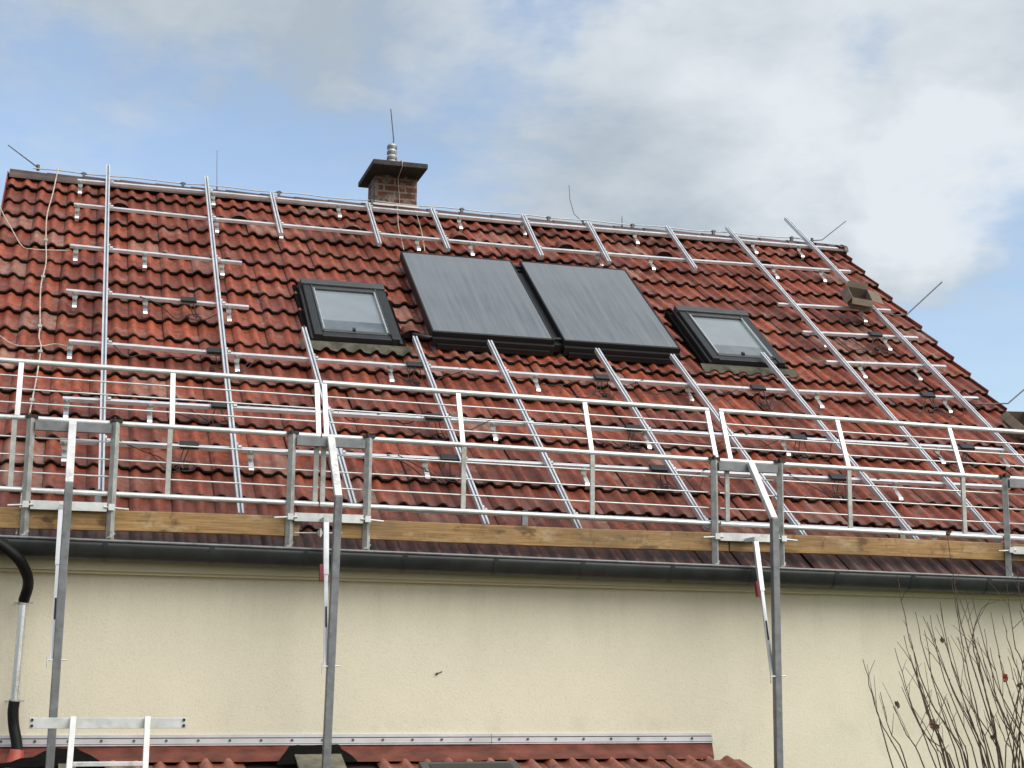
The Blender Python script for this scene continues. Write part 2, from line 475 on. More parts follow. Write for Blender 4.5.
# walls, cornice
WY = 11.06
mb = MB()
mb.box(UL + .2, UR - .2, WY, YB - .2, GROUND - .3, .66)
mb.build('wall', M['render'], house)
for ux in (UL + .2, UR - .45):
    mb = MB()
    zt = APEX.z - .33
    zb = .662; ya, yb2 = WY, 2 * APEX.y - WY
    p = [V((ux, ya, zb)), V((ux, yb2, zb)), V((ux, APEX.y, zt))]
    q = [a_ + V((.25, 0, 0)) for a_ in p]
    mb.add(p + q, [(2, 1, 0), (3, 4, 5), (0, 1, 4, 3), (1, 2, 5, 4), (2, 0, 3, 5)], 0)
    mb.build('gable_wall', M['render'], house)
def sag(x): return -.0112 * x
mb = MB()
x0, x1 = UL + .1, UR - .1
sg2 = lambda x: -.004 * x
def strip(mb, y0, y1, z0, z1, mi=0):
    mb.hexa([V((x0, y0, z0 + sg2(x0))), V((x1, y0, z0 + sg2(x1))), V((x1, y1, z0 + sg2(x1))), V((x0, y1, z0 + sg2(x0))),
             V((x0, y0, z1)), V((x1, y0, z1)), V((x1, y1, z1)), V((x0, y1, z1))], mi)
strip(mb, 10.955, WY + .02, .575, .68)
strip(mb, 10.99, WY + .02, .557, .5745)
mb.build('cornice', M['cornice'], house)

# gutter
GY, GR = 10.825, .080
def gz(x): return .765 + sag(x) * 1.0
mb = MB(); n = 12; xs = [UL - .06 + (UR - UL + .12) * k_ / 24 for k_ in range(25)]
rows = []
for x in xs:
    row = []
    for k_ in range(n + 1):
        an = math.pi + math.pi * k_ / n
        row.append(V((x, GY + math.cos(an) * GR, gz(x) + math.sin(an) * GR * 1.55)))
    for k_ in range(n, -1, -1):
        an = math.pi + math.pi * k_ / n
        row.append(V((x, GY + math.cos(an) * (GR - .004), gz(x) + math.sin(an) * (GR * 1.55 - .004))))
    rows.append(row)
m_ = len(rows[0])
mb.add([q for rw in rows for q in rw], [(j * m_ + k_, j * m_ + (k_ + 1) % m_, (j + 1) * m_ + (k_ + 1) % m_, (j + 1) * m_ + k_) for j in range(24) for k_ in range(m_)], 0, smooth=True)
for xe in (0, 24):
    q = rows[xe][:n + 1]; mb.add([V((xs[xe], GY, gz(xs[xe])))] + q, [(0, k_ + 1, k_ + 2) for k_ in range(n)], 0)
mb.tube([V((x, GY - GR, gz(x) + .003)) for x in (xs[0], xs[-1])], .010, 8, 1)  # lighter material on the lip puts its highlight into the colour
gut = mb.build('gutter', [M['gutter'], M['galv_dark']], house)
for x in (-.35, .30, .98, 1.66, 2.34, 3.02, 3.70, 4.38, 5.06, 5.74, 6.42, 7.10, 7.78):
    x += random.uniform(-.03, .03)
    mb = MB(); P = []
    w = .034
    for xx in (x - w / 2, x + w / 2):
        for k_ in range(n + 1):
            an = math.pi + math.pi * k_ / n * .97
            P.append(V((xx, GY + math.cos(an) * (GR + .004), gz(xx) + math.sin(an) * (GR * 1.55 + .004))))
    mb.add(P, [(k_, k_ + 1, n + 2 + k_, n + 1 + k_) for k_ in range(n)], 0, smooth=True)
    mb.build('gutter_bracket', M['gutter'], gut)

# downpipe on the left
dp = MB()
Yd = 10.93
dp.tube(crspline([(-.62, GY, .62), (-.60, 10.70, .66), (-.52, 10.67, .755), (-.40, 10.68, .722), (-.275, 10.70, .628), (-.215, 10.78, .53), (-.203, 10.86, .455), (-.226, Yd, .36)], 8), .036, 12)
pipe = dp.build('downpipe', M['hose'], house)
mb = MB(); mb.tube([(-.226, Yd, .385), (-.243, Yd, -.315)], .027, 12); mb.build('metal_pipe', M['steel'], pipe)
for z in (.345, -.30):
    mb = MB(); x = -.226 - .017 * (.385 - z) / .7
    mb.tube([(x, Yd, z - .012), (x, Yd, z + .012)], .034, 12); mb.box(x - .062, x + .062, Yd - .004, Yd + .004, z - .007, z + .007)
    mb.tube([(x - .05, Yd - .01, z), (x - .05, Yd + .13, z)], .005, 6)
    mb.build('pipe_clamp', M['galv'], pipe)
mb = MB(); mb.tube(crspline([(-.243, Yd, -.30), (-.247, Yd, -.37), (-.237, Yd, -.46), (-.215, Yd - .02, -.55), (-.195, Yd - .05, -.66)], 6), .036, 12); mb.build('lower_hose', M['hose'], pipe)
mb = MB(); mb.tube([(-.205, 10.86, -.61), (-.225, 10.84, -.80)], .042, 12, taper=.085); mb.build('pipe_collar', M['red_plastic'], pipe)
# small plaster chip on the wall
mb = MB(); mb.tube([(2.655, 11.045, -.104), (2.668, 11.06, -.100)], .008, 6); mb.tube([(2.665, 11.052, -.101), (2.70, 11.058, -.086)], .004, 5)
mb.build('cable_stub', M['bark'], house)

# ------------------------------------------------------------------ roof windows
def roof_window(u0, u1, s0, s1):
    H = .075
    fr = MB()
    fr.rbox(u0, u0 + .075, s0, s1 - .10, -.10, H); fr.rbox(u1 - .075, u1, s0, s1 - .10, -.10, H)
    fr.rbox(u0 + .075, u1 - .075, s0, s0 + .085, -.10, H - .012)
    fr.rbox(u0 + .0755, u1 - .0755, s0 + .0855, s1 - .11, -.10, H - .055)
    # step of the side covers
    fr.rbox(u0 - .03, u0 - .0005, s0 - .01, s1, -.10, H - .035); fr.rbox(u1 + .0005, u1 + .03, s0 - .01, s1, -.10, H - .035)
    w = fr.build('roof_window', M['frame'], house, bevel=.006)
    
    for xa in (u0 - .075, u1 + .031):
        fg = MB(); fg.rbox(xa, xa + .044, s0 - .02, s1 + .06, -.08, -.006); fg.build('side_flashing', M['bitumen'], w)
    hd = MB(); hd.rbox(u0 - .015, u1 + .015, s1 - .098, s1 + .015, -.06, H + .016); hd.build('hood', M['hood'], w, bevel=.008)
    sash = MB()
    sash.rbox(u0 + .077, u0 + .093, s0 + .087, s1 - .102, H - .05, H + .006)
    sash.rbox(u1 - .093, u1 - .077, s0 + .087, s1 - .102, H - .05, H + .006)
    sash.rbox(u0 + .0935, u1 - .0935, s1 - .165, s1 - .1025, H - .05, H - .004)
    sash.rbox(u0 + .0935, u1 - .0935, s0 + .0872, s0 + .135, H - .05, H - .006)
    sash.build('sash', M['hood'], w, bevel=.004)
    for x in (u0 + .0945, u1 - .1075):
        tm = MB(); tm.rbox(x, x + .013, s0 + .12, s1 - .166, H - .045, H + .004); tm.build('glazing_trim', M['trim'], w)
    g = MB(); a, b, c_, d_ = u0 + .108, u1 - .108, s0 + .136, s1 - .166
    hh = H - .026
    g.add([rf(a, c_, hh), rf(b, c_, hh), rf(b, d_, hh), rf(a, d_, hh)], [(0, 1, 2, 3)], 0, [[(0, 0), (1, 0), (1, 1), (0, 1)]])
    g.build('pane', M['pane'], w, uvname='UVMap')
    ap = MB(); n1, n2 = 60, 5; P = []
    ua, ub = u0 - .12, u1 + .12
    for j in range(n2 + 1):
        for i in range(n1 + 1):
            uu = ua + (ub - ua) * i / n1; ss = s0 - .012 - .115 * j / n2
            x = (uu - (UL - .044)) % TW
            k2 = (j / n2) ** 1.3
            P.append(rf(uu, ss - (.012 * math.sin(uu * 42) if j == n2 else 0), (.012) * (1 - k2) + (tprof(x) + .012) * k2))
    ap.add(P, [(j * (n1 + 1) + i, (j + 1) * (n1 + 1) + i, (j + 1) * (n1 + 1) + i + 1, j * (n1 + 1) + i + 1) for j in range(n2) for i in range(n1)], 0, smooth=True)
    ap.build('apron_flashing', M['lead'], w)
    kn = MB(); kn.rbox((u0 + u1) / 2 - .03, (u0 + u1) / 2 - .005, s0 + .115, s0 + .16, H - .01, H + .012); kn.build('latch', M['black'], w)
roof_window(2.075, 2.865, 3.43, 4.625)
roof_window(5.985, 6.765, 3.50, 4.675)

# ------------------------------------------------------------------ chimney
mb = MB(); mb.box(3.172, 3.658, 16.60, 17.02, 4.3, 5.425)
ch = mb.build('chimney', M['brick'], house)
mb = MB(); mb.box(3.075, 3.70, 16.24, 17.16, 5.426, 5.486); mb.box(3.11, 3.67, 16.30, 17.10, 5.486, 5.502); mb.build('chimney_cap', M['concrete_cap'], ch, bevel=.012)
mb = MB()
mb.tube([(3.36, 16.62, 5.50), (3.36, 16.62, 5.56)], .085, 14, taper=.058)
mb.tube([(3.36, 16.62, 5.55), (3.36, 16.62, 5.80)], .047, 14)
for z in (5.635, 5.70, 5.765): mb.tube([(3.36, 16.62, z - .016), (3.36, 16.62, z + .016)], .058, 14, 1)
mb.build('flue_pipe', [M['alu_old'], M['galv_dark']], ch)

# ------------------------------------------------------------------ lean-to roof in front of the wall
lt = thing('lean_to', 'low lean-to with red pantiles and aluminium wall strip against the cream wall', 'lean-to')
LS = R(17.4); lc, ls = math.cos(LS), math.sin(LS)
def lf(x, d, h=0):      # d = distance down the lean-to slope from the wall
    return V((x, WY - d * lc + h * (-ls) * -1 * -1, -.602 - d * ls + h * lc))
XL0, XL1 = -3.0, 5.02
mb = MB()
# wall strip: two steps with a drip lip, butt joints and screws
def wallstrip(x0, x1):
    mb.box(x0, x1, WY - .012, WY + .001, -.547, -.527); mb.box(x0, x1, WY - .003, WY + .001, -.5535, -.5472, 1); mb.box(x0, x1, WY - .016, WY + .001, -.588, -.5537); mb.box(x0, x1, WY - .004, WY + .001, -.592, -.5882, 1); mb.box(x0, x1, WY - .024, WY + .001, -.600, -.5922)
wallstrip(-3.0, 3.072); wallstrip(3.076, 4.808)
sp = mb.build('wall_strip', [M['strip'], M['rod']], lt)
mb = MB()
x = -2.9
while x < 4.75:
    mb.tube([(x, WY - .016, -.566), (x, WY - .023, -.566)], .0095, 8); x += .2155
mb.build('screw', M['rod'], sp)
mb = MB()
n1 = 140; P = []
cols = [XL0 + (4.815 - XL0) * i / n1 for i in range(n1 + 1)]
for (d_, h) in ((-.004, .030), (.02, -.005), (.14, -.010), (.24, -.008), (.285, -.014)):
    for x in cols:
        wv = (mnoise.noise((x * 3.1, d_ * 9, 0)) * .006) if d_ > 0 else 0
        lap = .006 if (int((x + 3) / 1.19) % 2) else 0
        P.append(lf(min(x, 4.815 - .36 * max(d_, 0)), d_, h + wv + lap))
n_ = n1 + 1
mb.add(P, [(j * n_ + i, (j + 1) * n_ + i, (j + 1) * n_ + i + 1, j * n_ + i + 1) for j in range(4) for i in range(n1)], 0, smooth=True)
mb.build('apron_flashing', M['apron'], lt)
mb = MB()
def place_l(x, r, al, h):
    d_ = 1.02 - (r * TL + al)
    return lf(XL0 + x, d_, h + .034)
gaps = ((1.52, 1.96), (-.32, .30))
for r in range(3):
    for i in range(26):
        a = XL0 + i * TW; b = a + TW
        if r == 1 and any(a < g1 - .05 and b > g0 + .05 for g0, g1 in gaps): continue
        if r == 2: continue
        add_tile(mb, place_l, i, r, rise=.034, head=1.06)
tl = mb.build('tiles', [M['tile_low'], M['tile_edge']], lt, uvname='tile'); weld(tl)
mb = MB()
for p in ([lf(XL0, .0, -.06), lf(4.66, .0, -.06), lf(4.66, .36, -.06), lf(XL0, .36, -.06)], [lf(XL0, .362, -.06), lf(XL1, .362, -.06), lf(XL1, 1.0, -.06), lf(XL0, 1.0, -.06)]): mb.add(p + [q - V((0, 0, .1)) for q in p], [(0, 1, 2, 3), (7, 6, 5, 4), (0, 4, 5, 1), (1, 5, 6, 2), (2, 6, 7, 3), (3, 7, 4, 0)], 0)
mb.build('roof_deck', M['deck'], lt)
# torn-open places round the poles: bitumen felt turned up over the apron
def felt(pts, seed):
    mb = MB(); rr = random.Random(seed)
    top = [lf(x, d_, .016 + rr.uniform(0, .004)) for x, d_ in pts]
    bot = [q - V((0, 0, .006)) for q in top]
    n = len(pts)
    mb.add(top + bot, [tuple(range(n)), tuple(range(2 * n - 1, n - 1, -1))] + [(i, n + i, n + (i + 1) % n, (i + 1) % n) for i in range(n)], 0)
    return mb
felt([(1.47, .40), (1.52, .27), (1.57, .15), (1.60, .06), (1.66, .04), (1.72, .052), (1.80, .045), (1.95, .035), (1.96, .12), (2.01, .24), (2.03, .36)], 1).build('felt_patch', M['bitumen'], lt)
felt([(-.42, .40), (-.34, .36), (-.24, .32), (-.18, .25), (-.10, .24), (-.04, .14), (.03, .07), (.10, .09), (.16, .05), (.20, .13), (.27, .22), (.33, .33), (.30, .38), (-.1, .41)], 2).build('felt_patch', M['bitumen'], lt)
for xx, w, d0 in ((1.61, .32, .265), (.06, .11, .40)):
    mb = MB(); mb.hexa([lf(xx, .62, .0), lf(xx + w, .62, .0), lf(xx + w, d0, .018), lf(xx, d0, .018), lf(xx, .62, .030), lf(xx + w, .62, .030), lf(xx + w, d0, .036), lf(xx, d0, .034)])
    mb.build('board', M['board'], lt)
mb = MB()   # roof light frame low in the lean-to
mb.hexa([lf(2.44, .95, .0), lf(3.14, .95, .0), lf(3.14, .44, .0), lf(2.44, .44, .0), lf(2.44, .95, .05), lf(3.14, .95, .05), lf(3.14, .44, .043), lf(2.44, .44, .043)])
rl = mb.build('roof_light', M['hood'], lt, bevel=.006)
mb = MB(); mb.hexa([lf(2.50, .93, .05), lf(3.08, .93, .05), lf(3.08, .50, .044), lf(2.50, .50, .044), lf(2.50, .93, .056), lf(3.08, .93, .056), lf(3.08, .50, .050), lf(2.50, .50, .050)])
mb.build('pane', M['frame'], rl)
mb = MB(); mb.box(XL0 + .1, XL1 - .12, 10.22, WY - .012, GROUND - .3, -.98); mb.build('wall', M['render'], lt)

# ------------------------------------------------------------------ rails
HR = [((-.071, 6.764), (1.249, 6.775), (4.667, 6.715), (6.565, 6.766), (8.79, 6.807)), ((-.088, 6.067), (1.239, 6.004), (4.497, 5.959), (6.521, 6.003), (8.642, 6.090)), ((-.097, 4.99), (1.518, 4.90)), ((-.101, 3.95), (1.514, 3.875)),
      ((7.256, 4.945), (8.645, 5.015)), ((7.26, 4.25), (8.641, 4.32)), ((7.231, 3.56), (8.631, 3.645)), ((-.048, 2.933), (1.217, 2.885), (3.798, 2.858), (6.309, 2.845), (7.328, 2.885), (8.633, 2.954)),
      ((-.065, 1.915), (8.349, 1.897)), ((-.061, 1.255), (8.008, 1.212)), ((2.241, .48), (7.70, .395))]
HL = ['topmost cross rail, running the whole roof just under the ridge', 'second cross rail below the ridge, above the dark collectors',
      'upper of the two short cross rails at the left end of the roof', 'lower of the two short cross rails at the left end, with an optimizer box',
      'topmost short cross rail at right, just below the open cardboard box', 'middle one of three short cross rails right of the right roof window',
      'lowest of three short cross rails right of the right roof window', 'long cross rail running just below both roof windows',
      'long cross rail seen through the upper guardrail panels', 'long cross rail seen through the upper half of the lower guardrail',
      'lowest cross rail, right behind the bottom guardrail tube and plank']
HNAME = ['the topmost cross rail', 'the second cross rail from the ridge', 'the upper short left cross rail', 'the lower short left cross rail', 'the topmost short right cross rail',
         'the middle short right cross rail', 'the lowest short right cross rail', 'the cross rail under the roof windows', 'the cross rail behind the upper guardrail',
         'the cross rail behind the lower guardrail', 'the lowest cross rail']
def hs(k_, u):
    P = HR[k_]
    for (a, b), (c_, d_) in zip(P, P[1:]):
        if u <= c_: break
    return b + (d_ - b) * (u - a) / (c_ - a)
SLOT = [(-.021, -.02), (.021, -.02), (.021, .02), (.0075, .02), (.0075, .004), (-.0075, .004), (-.0075, .02), (-.021, .02)]
for k_, P in enumerate(HR):
    mb = MB()
    for (a, b), (c_, d_) in zip(P, P[1:]):
        mb.prof(rf(a, b, .082), rf(c_, d_, .082), NRM, [(-.0175, -.017), (.0175, -.017), (.0175, .017), (-.0175, .017)])
    o = mb.build('cross_rail', M['alu'], bevel=.003); tag(o, 'silver ' + HL[k_], 'mounting rail', 'horizontal mounting rails on the roof')
SRL = [((.235, 7.202), (.240, .476), 'long slope rail, leftmost of all, sticking up past the ridge'),
       ((1.271, 7.115), (1.202, .251), 'second long slope rail from left, just poking over the ridge'),
       ((1.968, 3.415), (2.033, .443), 'slope rail starting beside the lower left corner of the left roof window'),
       ((2.982, 3.387), (3.001, .22), 'slope rail starting between the left roof window and the left collector'),
       ((3.698, 3.412), (3.718, .195), 'slope rail starting under the middle of the left collector'),
       ((4.749, 3.399), (4.791, .30), 'slope rail starting under the left part of the right collector'),
       ((5.505, 3.38), (5.583, .20), 'slope rail starting under the right corner of the right collector'),
       ((6.521, 3.569), (6.574, .21), 'slope rail whose top end overlaps the right roof window'),
       ((7.431, 7.084), (7.352, .264), 'long slope rail right of the right roof window, running from ridge to plank'),
       ((8.421, 7.611), (8.345, .40), 'rightmost long slope rail, sticking far past the ridge and under the box'),
       ((1.958, 6.805), (1.958, 5.633), 'short slope rail at the ridge, leftmost of the six short ones'),
       ((3.012, 6.769), (2.977, 5.589), 'short slope rail at the ridge just left of the chimney foot'),
       ((3.742, 6.798), (3.716, 5.613), 'short slope rail at the ridge just right of the chimney foot'),
       ((4.821, 6.846), (4.753, 5.641), 'short slope rail at the ridge above the right collector, left one of two'),
       ((5.595, 6.814), (5.518, 5.635), 'short slope rail at the ridge above the right collector, right one of two'),
       ((6.602, 6.909), (6.535, 5.66), 'short slope rail at the ridge above the right roof window')]
for (a, b), (c_, d_), lab in SRL:
    e = thing('slope_rail', 'silver ' + lab, 'mounting rail', rf(c_, d_, .1), 'slope mounting rails on the roof')
    mb = MB(); p0, p1 = rf(c_, d_, .121), rf(a, b, .121)
    mb.prof(p0, p1, NRM, SLOT)
    mb.build('rail_profile', M['alu'], e)
    mb = MB(); mb.beam(p0 + NRM * .0035 + UPS * .004, p1 + NRM * .0035 - UPS * .004, .0146, .003, NRM); mb.build('rail_groove', M['alu_dark'], e)
    for k2 in range(len(HR)):
        if not (HR[k2][0][0] - .02 < a < HR[k2][-1][0] + .02): continue
        s = hs(k2, a)
        if not (d_ < s < b): continue
        uu = c_ + (a - c_) * (s - d_) / (b - d_)
        mb = MB(); mb.rbox(uu + .022, uu + .062, s - .012, s + .022, .1002, .112); mb.rbox(uu + .022, uu + .034, s - .012, s + .022, .112, .135)
        mb.build('cross_clamp', M['alu_old'], e)

# roof hooks
HK = [(0, -.039), (0, 1.336), (0, 2.695), (0, 4.055), (0, 4.794), (0, 6.162), (0, 7.665), (0, 8.271),
      (1, -.052), (1, 1.334), (1, 1.99), (1, 3.446), (1, 4.034), (1, 5.50), (1, 6.118), (1, 7.642), (1, 8.254),
      (2, -.039), (2, .599), (2, 1.329), (3, -.021), (3, .592), (3, 1.334), (4, 7.51), (4, 8.277), (5, 7.481), (5, 8.243), (6, 7.621), (6, 8.262),
      (7, -.034), (7, 1.343), (7, 2.681), (7, 4.019), (7, 5.496), (7, 6.832), (7, 8.25),
      (8, -.032), (8, .601), (8, 3.415), (8, 4.784), (8, 6.092), (8, 7.633), (8, 8.302),
      (9, -.024), (9, 1.345), (9, 2.716), (9, 4.038), (9, 6.868), (10, 5.45), (10, 6.84)]
ORD = ['first', 'second', 'third', 'fourth', 'fifth', 'sixth', 'seventh', 'eighth', 'ninth', 'tenth']
cnt = {}
tot = {}
for k_, u in HK: tot[k_] = tot.get(k_, 0) + 1
hook0 = None
def make_hook():
    e = thing('roof_hook', 'x', 'roof hook')
    path = [(.012, .062), (-.02, .058), (-.035, .034), (-.10, .030), (-.165, .026), (-.18, .012), (-.185, -.02)]
    for nm, seg, w, mt in (('hook_arm', path[2:], .038, M['steel']), ('rail_bracket', path[:3], .046, M['galv'])):
        mb = MB()
        for q in range(len(seg) - 1):
            a = UPS * seg[q][0] + NRM * seg[q][1]; b = UPS * seg[q + 1][0] + NRM * seg[q + 1][1]
            mb.beam(a, b, w, .006, V((1, 0, 0)).cross(b - a))
        if nm == 'rail_bracket':
            mb.beam(UPS * -.022 + NRM * .055, UPS * -.022 + NRM * .092, .04, .006, UPS)
            mb.tube([UPS * -.034 + NRM * .08, UPS * -.02 + NRM * .08], .010, 6)
        mb.build(nm, mt, e)
    return e
def copy_tree(o, parent=None):
    c_ = o.copy(); C.objects.link(c_)
    if parent: c_.parent = parent
    for q in list(o.children): copy_tree(q, c_)
    return c_
for k_, u in HK:
    j = cnt.get(k_, 0); cnt[k_] = j + 1
    if hook0 is None: hook0 = make_hook(); h = hook0
    else: h = copy_tree(hook0)
    h.location = rf(u, hs(k_, u), 0)
    which = 'leftmost' if j == 0 else ('rightmost' if j == tot[k_] - 1 else ORD[j] + ' from left')
    if tot[k_] == 2: which = ('left one', 'right one')[j]
    tag(h, 'steel roof hook holding %s, %s' % (HNAME[k_], which), 'roof hook', 'roof hooks under the cross rails')

# power optimizers with hanging cables
OPT = [(3, .97, 'topmost at left'), (7, 1.155, 'just left of the second slope rail'), (8, 1.145, 'just left of the second slope rail'), (9, .879, 'between the two leftmost slope rails'),
       (7, 2.892, 'below the left roof window'), (8, 2.892, 'below the left roof window'), (9, 2.902, 'below the left roof window'),
       (7, 4.638, 'below the gap between the collectors'), (7, 6.194, 'below the right roof window'), (8, 4.662, 'below the gap between the collectors'), (9, 4.674, 'below the gap between the collectors'),
       (7, 8.034, 'by the rightmost slope rail'), (9, 6.305, 'below the right roof window'), (8, 7.918, 'between the two rightmost slope rails'), (8, 6.224, 'below the right roof window'), (5, 8.106, 'near the cardboard box')]
OW = {3: 'short left rail', 5: 'short right rail', 7: 'rail under windows', 8: 'rail behind upper guardrail', 9: 'rail behind lower guardrail'}
for q, (k_, u, wh) in enumerate(OPT):
    rr = random.Random(40 + q); s = hs(k_, u)
    e = thing('power_optimizer', 'black optimizer box on %s, %s' % (OW[k_], wh), 'power optimizer', rf(u, s, .1), 'power optimizers clipped to the cross rails')
    mb = MB(); mb.rbox(u - .07, u + .07, s - .062, s + .020, .1005, .128); mb.rbox(u - .03, u + .03, s + .0205, s + .036, .1005, .112); mb.build('optimizer_case', M['frame'], e, bevel=.006)
    for c3 in range(3):
        du = rr.choice((-1, 1)); pts = [rf(u + du * .04, s - .06, .11)]
        L = rr.uniform(.10, .34)
        pts += [rf(u + du * .06, s - .11, .05), rf(u + du * L * .5, s - .15 - rr.uniform(0, .12), .012), rf(u + du * L, s - .10 - rr.uniform(-.05, .12), .012),
                rf(u + du * (L + .12), s - .03 + rr.uniform(-.06, .06), .05)]
        if rr.random() < .55: pts.append(rf(u + du * (L + .3), s + .0, .105))
        if c3 == 2:
            cx, cs = u + rr.uniform(-.06, .08), s - .19; r0 = rr.uniform(.05, .09)
            pts = [rf(u, s - .06, .11)] + [rf(cx + r0 * math.sin(t_ * .7) , cs + r0 * math.cos(t_ * .7) * .8, .014 + .002 * t_) for t_ in range(11)]
        mb = MB(); mb.tube(crspline(pts, 6), .0044, 6); mb.build('cable', M['cable'], e)
    mb = MB(); x = u + rr.uniform(-.03, .05); mb.rbox(x - .02, x + .02, s - .20, s - .15, .003, .02); mb.build('connector', M['black'], e)
# string cables draped along the rails
def cable(name, pts, r, mat, label, cat, group=None, n=8):
    mb = MB(); mb.tube(crspline(pts, n), r, 6)
    return tag(mb.build(name, mat), label, cat, group)
for (k_, ua, ub, lab) in ((7, .30, 1.05, 'black cable looping over tiles left of the second slope rail'),
                          (7, 3.3, 4.55, 'black cable draped under the rail below the left collector'),
                          (7, 4.95, 6.05, 'black cable draped under the rail below the right collector'),
                          (8, 2.1, 2.8, 'black cable arching below the left roof window behind the upper guardrail'),
                          (8, 5.0, 6.1, 'black cable drooping behind the upper guardrail right of centre')):
    rr = random.Random(int(ua * 10)); pts = []
    n = 7
    for i in range(n):
        u = ua + (ub - ua) * i / (n - 1); s = hs(k_, u)
        pts.append(rf(u, s + (0 if i in (0, n - 1) else (.06 if k_ == 8 and ua < 3 else -.03) + rr.uniform(-.10, .07)), .10 if i in (0, n - 1) else .03))
    cable('string_cable', pts, .0045, M['cable'], lab, 'cable', 'loose solar cables on the tiles')

# ------------------------------------------------------------------ solar thermal collectors
def collector(u0, u1, s0, s1, lab):
    e = thing('solar_collector', lab, 'solar collector', rf((u0 + u1) / 2, s0, 0), 'solar thermal collectors on the roof')
    mb = MB()
    h0, h1 = .045, .136
    mb.rbox(u0, u0 + .018, s0, s1, h0, h1); mb.rbox(u1 - .018, u1, s0, s1, h0, h1)
    mb.rbox(u0 + .0182, u1 - .0182, s0, s0 + .03, h0, h1); mb.rbox(u0 + .0182, u1 - .0182, s1 - .018, s1, h0, h1)
    mb.rbox(u0 + .0184, u1 - .0184, s0 + .0302, s1 - .0182, h0, h0 + .03)
    mb.build('collector_frame', M['coll_frame'], e, bevel=.004)
    g = MB(); a, b, c_, d_ = u0 + .0186, u1 - .0186, s0 + .0304, s1 - .0184
    g.rbox(a, b, c_, d_, .095, .126)
    g.add([rf(a, c_, .1305), rf(b, c_, .1305), rf(b, d_, .1305), rf(a, d_, .1305)], [(0, 1, 2, 3)], 0, [[(0, 0), (1, 0), (1, 1), (0, 1)]])
    g.build('glass_cover', M['coll_glass'], e, uvname='UVMap')
    mb = MB()
    mb.rbox(u0 + .005, u1 - .005, s0 - .045, s0 - .0005, .0, .085); mb.rbox(u0 + .05, u1 - .05, s0 - .07, s0 - .0455, -.01, .04)
    mb.build('mounting_bar', M['coll_frame'], e)
    return e
collector(3.172, 4.362, 3.525, 5.43, 'dark framed grey solar collector, left of the pair, beside the left roof window')
collector(4.456, 5.645, 3.525, 5.445, 'dark framed grey solar collector, right of the pair, beside the right roof window')
mb = MB(); mb.rbox(4.364, 4.454, 3.54, 5.25, .0, .075); mb.rbox(4.364, 4.454, 5.30, 5.40, .01, .08)
mb.tube([rf(4.36, 5.36, .10), rf(4.458, 5.36, .10)], .018, 8); mb.tube([rf(4.36, 3.62, .10), rf(4.458, 3.62, .10)], .018, 8)
tag(mb.build('collector_joint', M['coll_frame']), 'black filler strip and pipe joints in the gap between the two collectors', 'filler strip')
cable('collector_pipe', [rf(3.24, 3.56, .06), rf(3.12, 3.53, .07), rf(3.03, 3.60, .05), rf(3.02, 3.70, .0)], .022, M['black'], 'black insulated pipe from the left collector into a hooded tile', 'pipe')

# ------------------------------------------------------------------ roof-edge guard: panels, brackets, planks
YG = 10.90
LEAN = R(67)
def gtop(x): return 1.590 + sag(x)
def guard_panel(x0, x1, posts, upper, lab):
    e = thing('guardrail_panel', lab, 'guardrail', (x0, YG, gtop(x0)), 'guardrail panels along the eaves')
    if upper:
        dy, dz = math.cos(LEAN), math.sin(LEAN); L = .445
        pt = lambda x, f: V((x, YG + .012 + dy * L * f, gtop(x) + .012 + dz * L * f))
        levels = (1.0,); bars = (.73, .49, .24)
    else:
        L = .49
        pt = lambda x, f: V((x, YG + .012, gtop(x) - L * (1 - f)))
        levels = (1.0, 0.0); bars = (.735, .485, .245)
    for i, f in enumerate(levels):
        mb = MB(); mb.tube([pt(x0, f), pt((x0 + x1) / 2, f), pt(x1, f)], .0195, 10)
        mb.build('top_tube' if f == 1 else 'bottom_tube', M['guard'], e)
    for f in bars:
        mb = MB(); mb.tube([pt(x0, f), pt(x1, f)], .0062, 6); mb.build('bar', M['guard'], e)
    for x in posts:
        mb = MB(); mb.beam(pt(x, .0), pt(x, .995), .034, .022, V((0, 1, 0.2)))
        mb.build('post', M['guard'] if upper else M['galv'], e)
    if not upper:
        xm = (x0 + x1) / 2
        mb = MB(); mb.box(xm - .022, xm + .022, YG + .0, YG + .03, pt(xm, 0).z - .085, pt(xm, 0).z + .028); mb.build('hook_plate', M['galv_dark'], e)
guard_panel(-1.30, 1.735, (-1.28, -.346, .689, 1.722), True, 'upper leaning guardrail panel at the left end of the eaves')
guard_panel(1.765, 4.825, (1.778, 2.79, 3.794, 4.812), True, 'upper leaning guardrail panel in the middle, below the collectors')
guard_panel(4.915, 7.97, (4.932, 5.947, 6.973, 7.95), True, 'upper leaning guardrail panel at the right end of the eaves')
guard_panel(-1.30, 1.735, (-1.28, -.36, .680, 1.71), False, 'lower upright guardrail panel at the left, above the left plank')
guard_panel(1.745, 4.80, (1.762, 2.80, 3.80, 4.785), False, 'lower upright guardrail panel in the middle, above the middle plank')
guard_panel(4.84, 7.97, (4.90, 5.95, 6.975, 7.95), False, 'lower upright guardrail panel at the right, above the right plank')

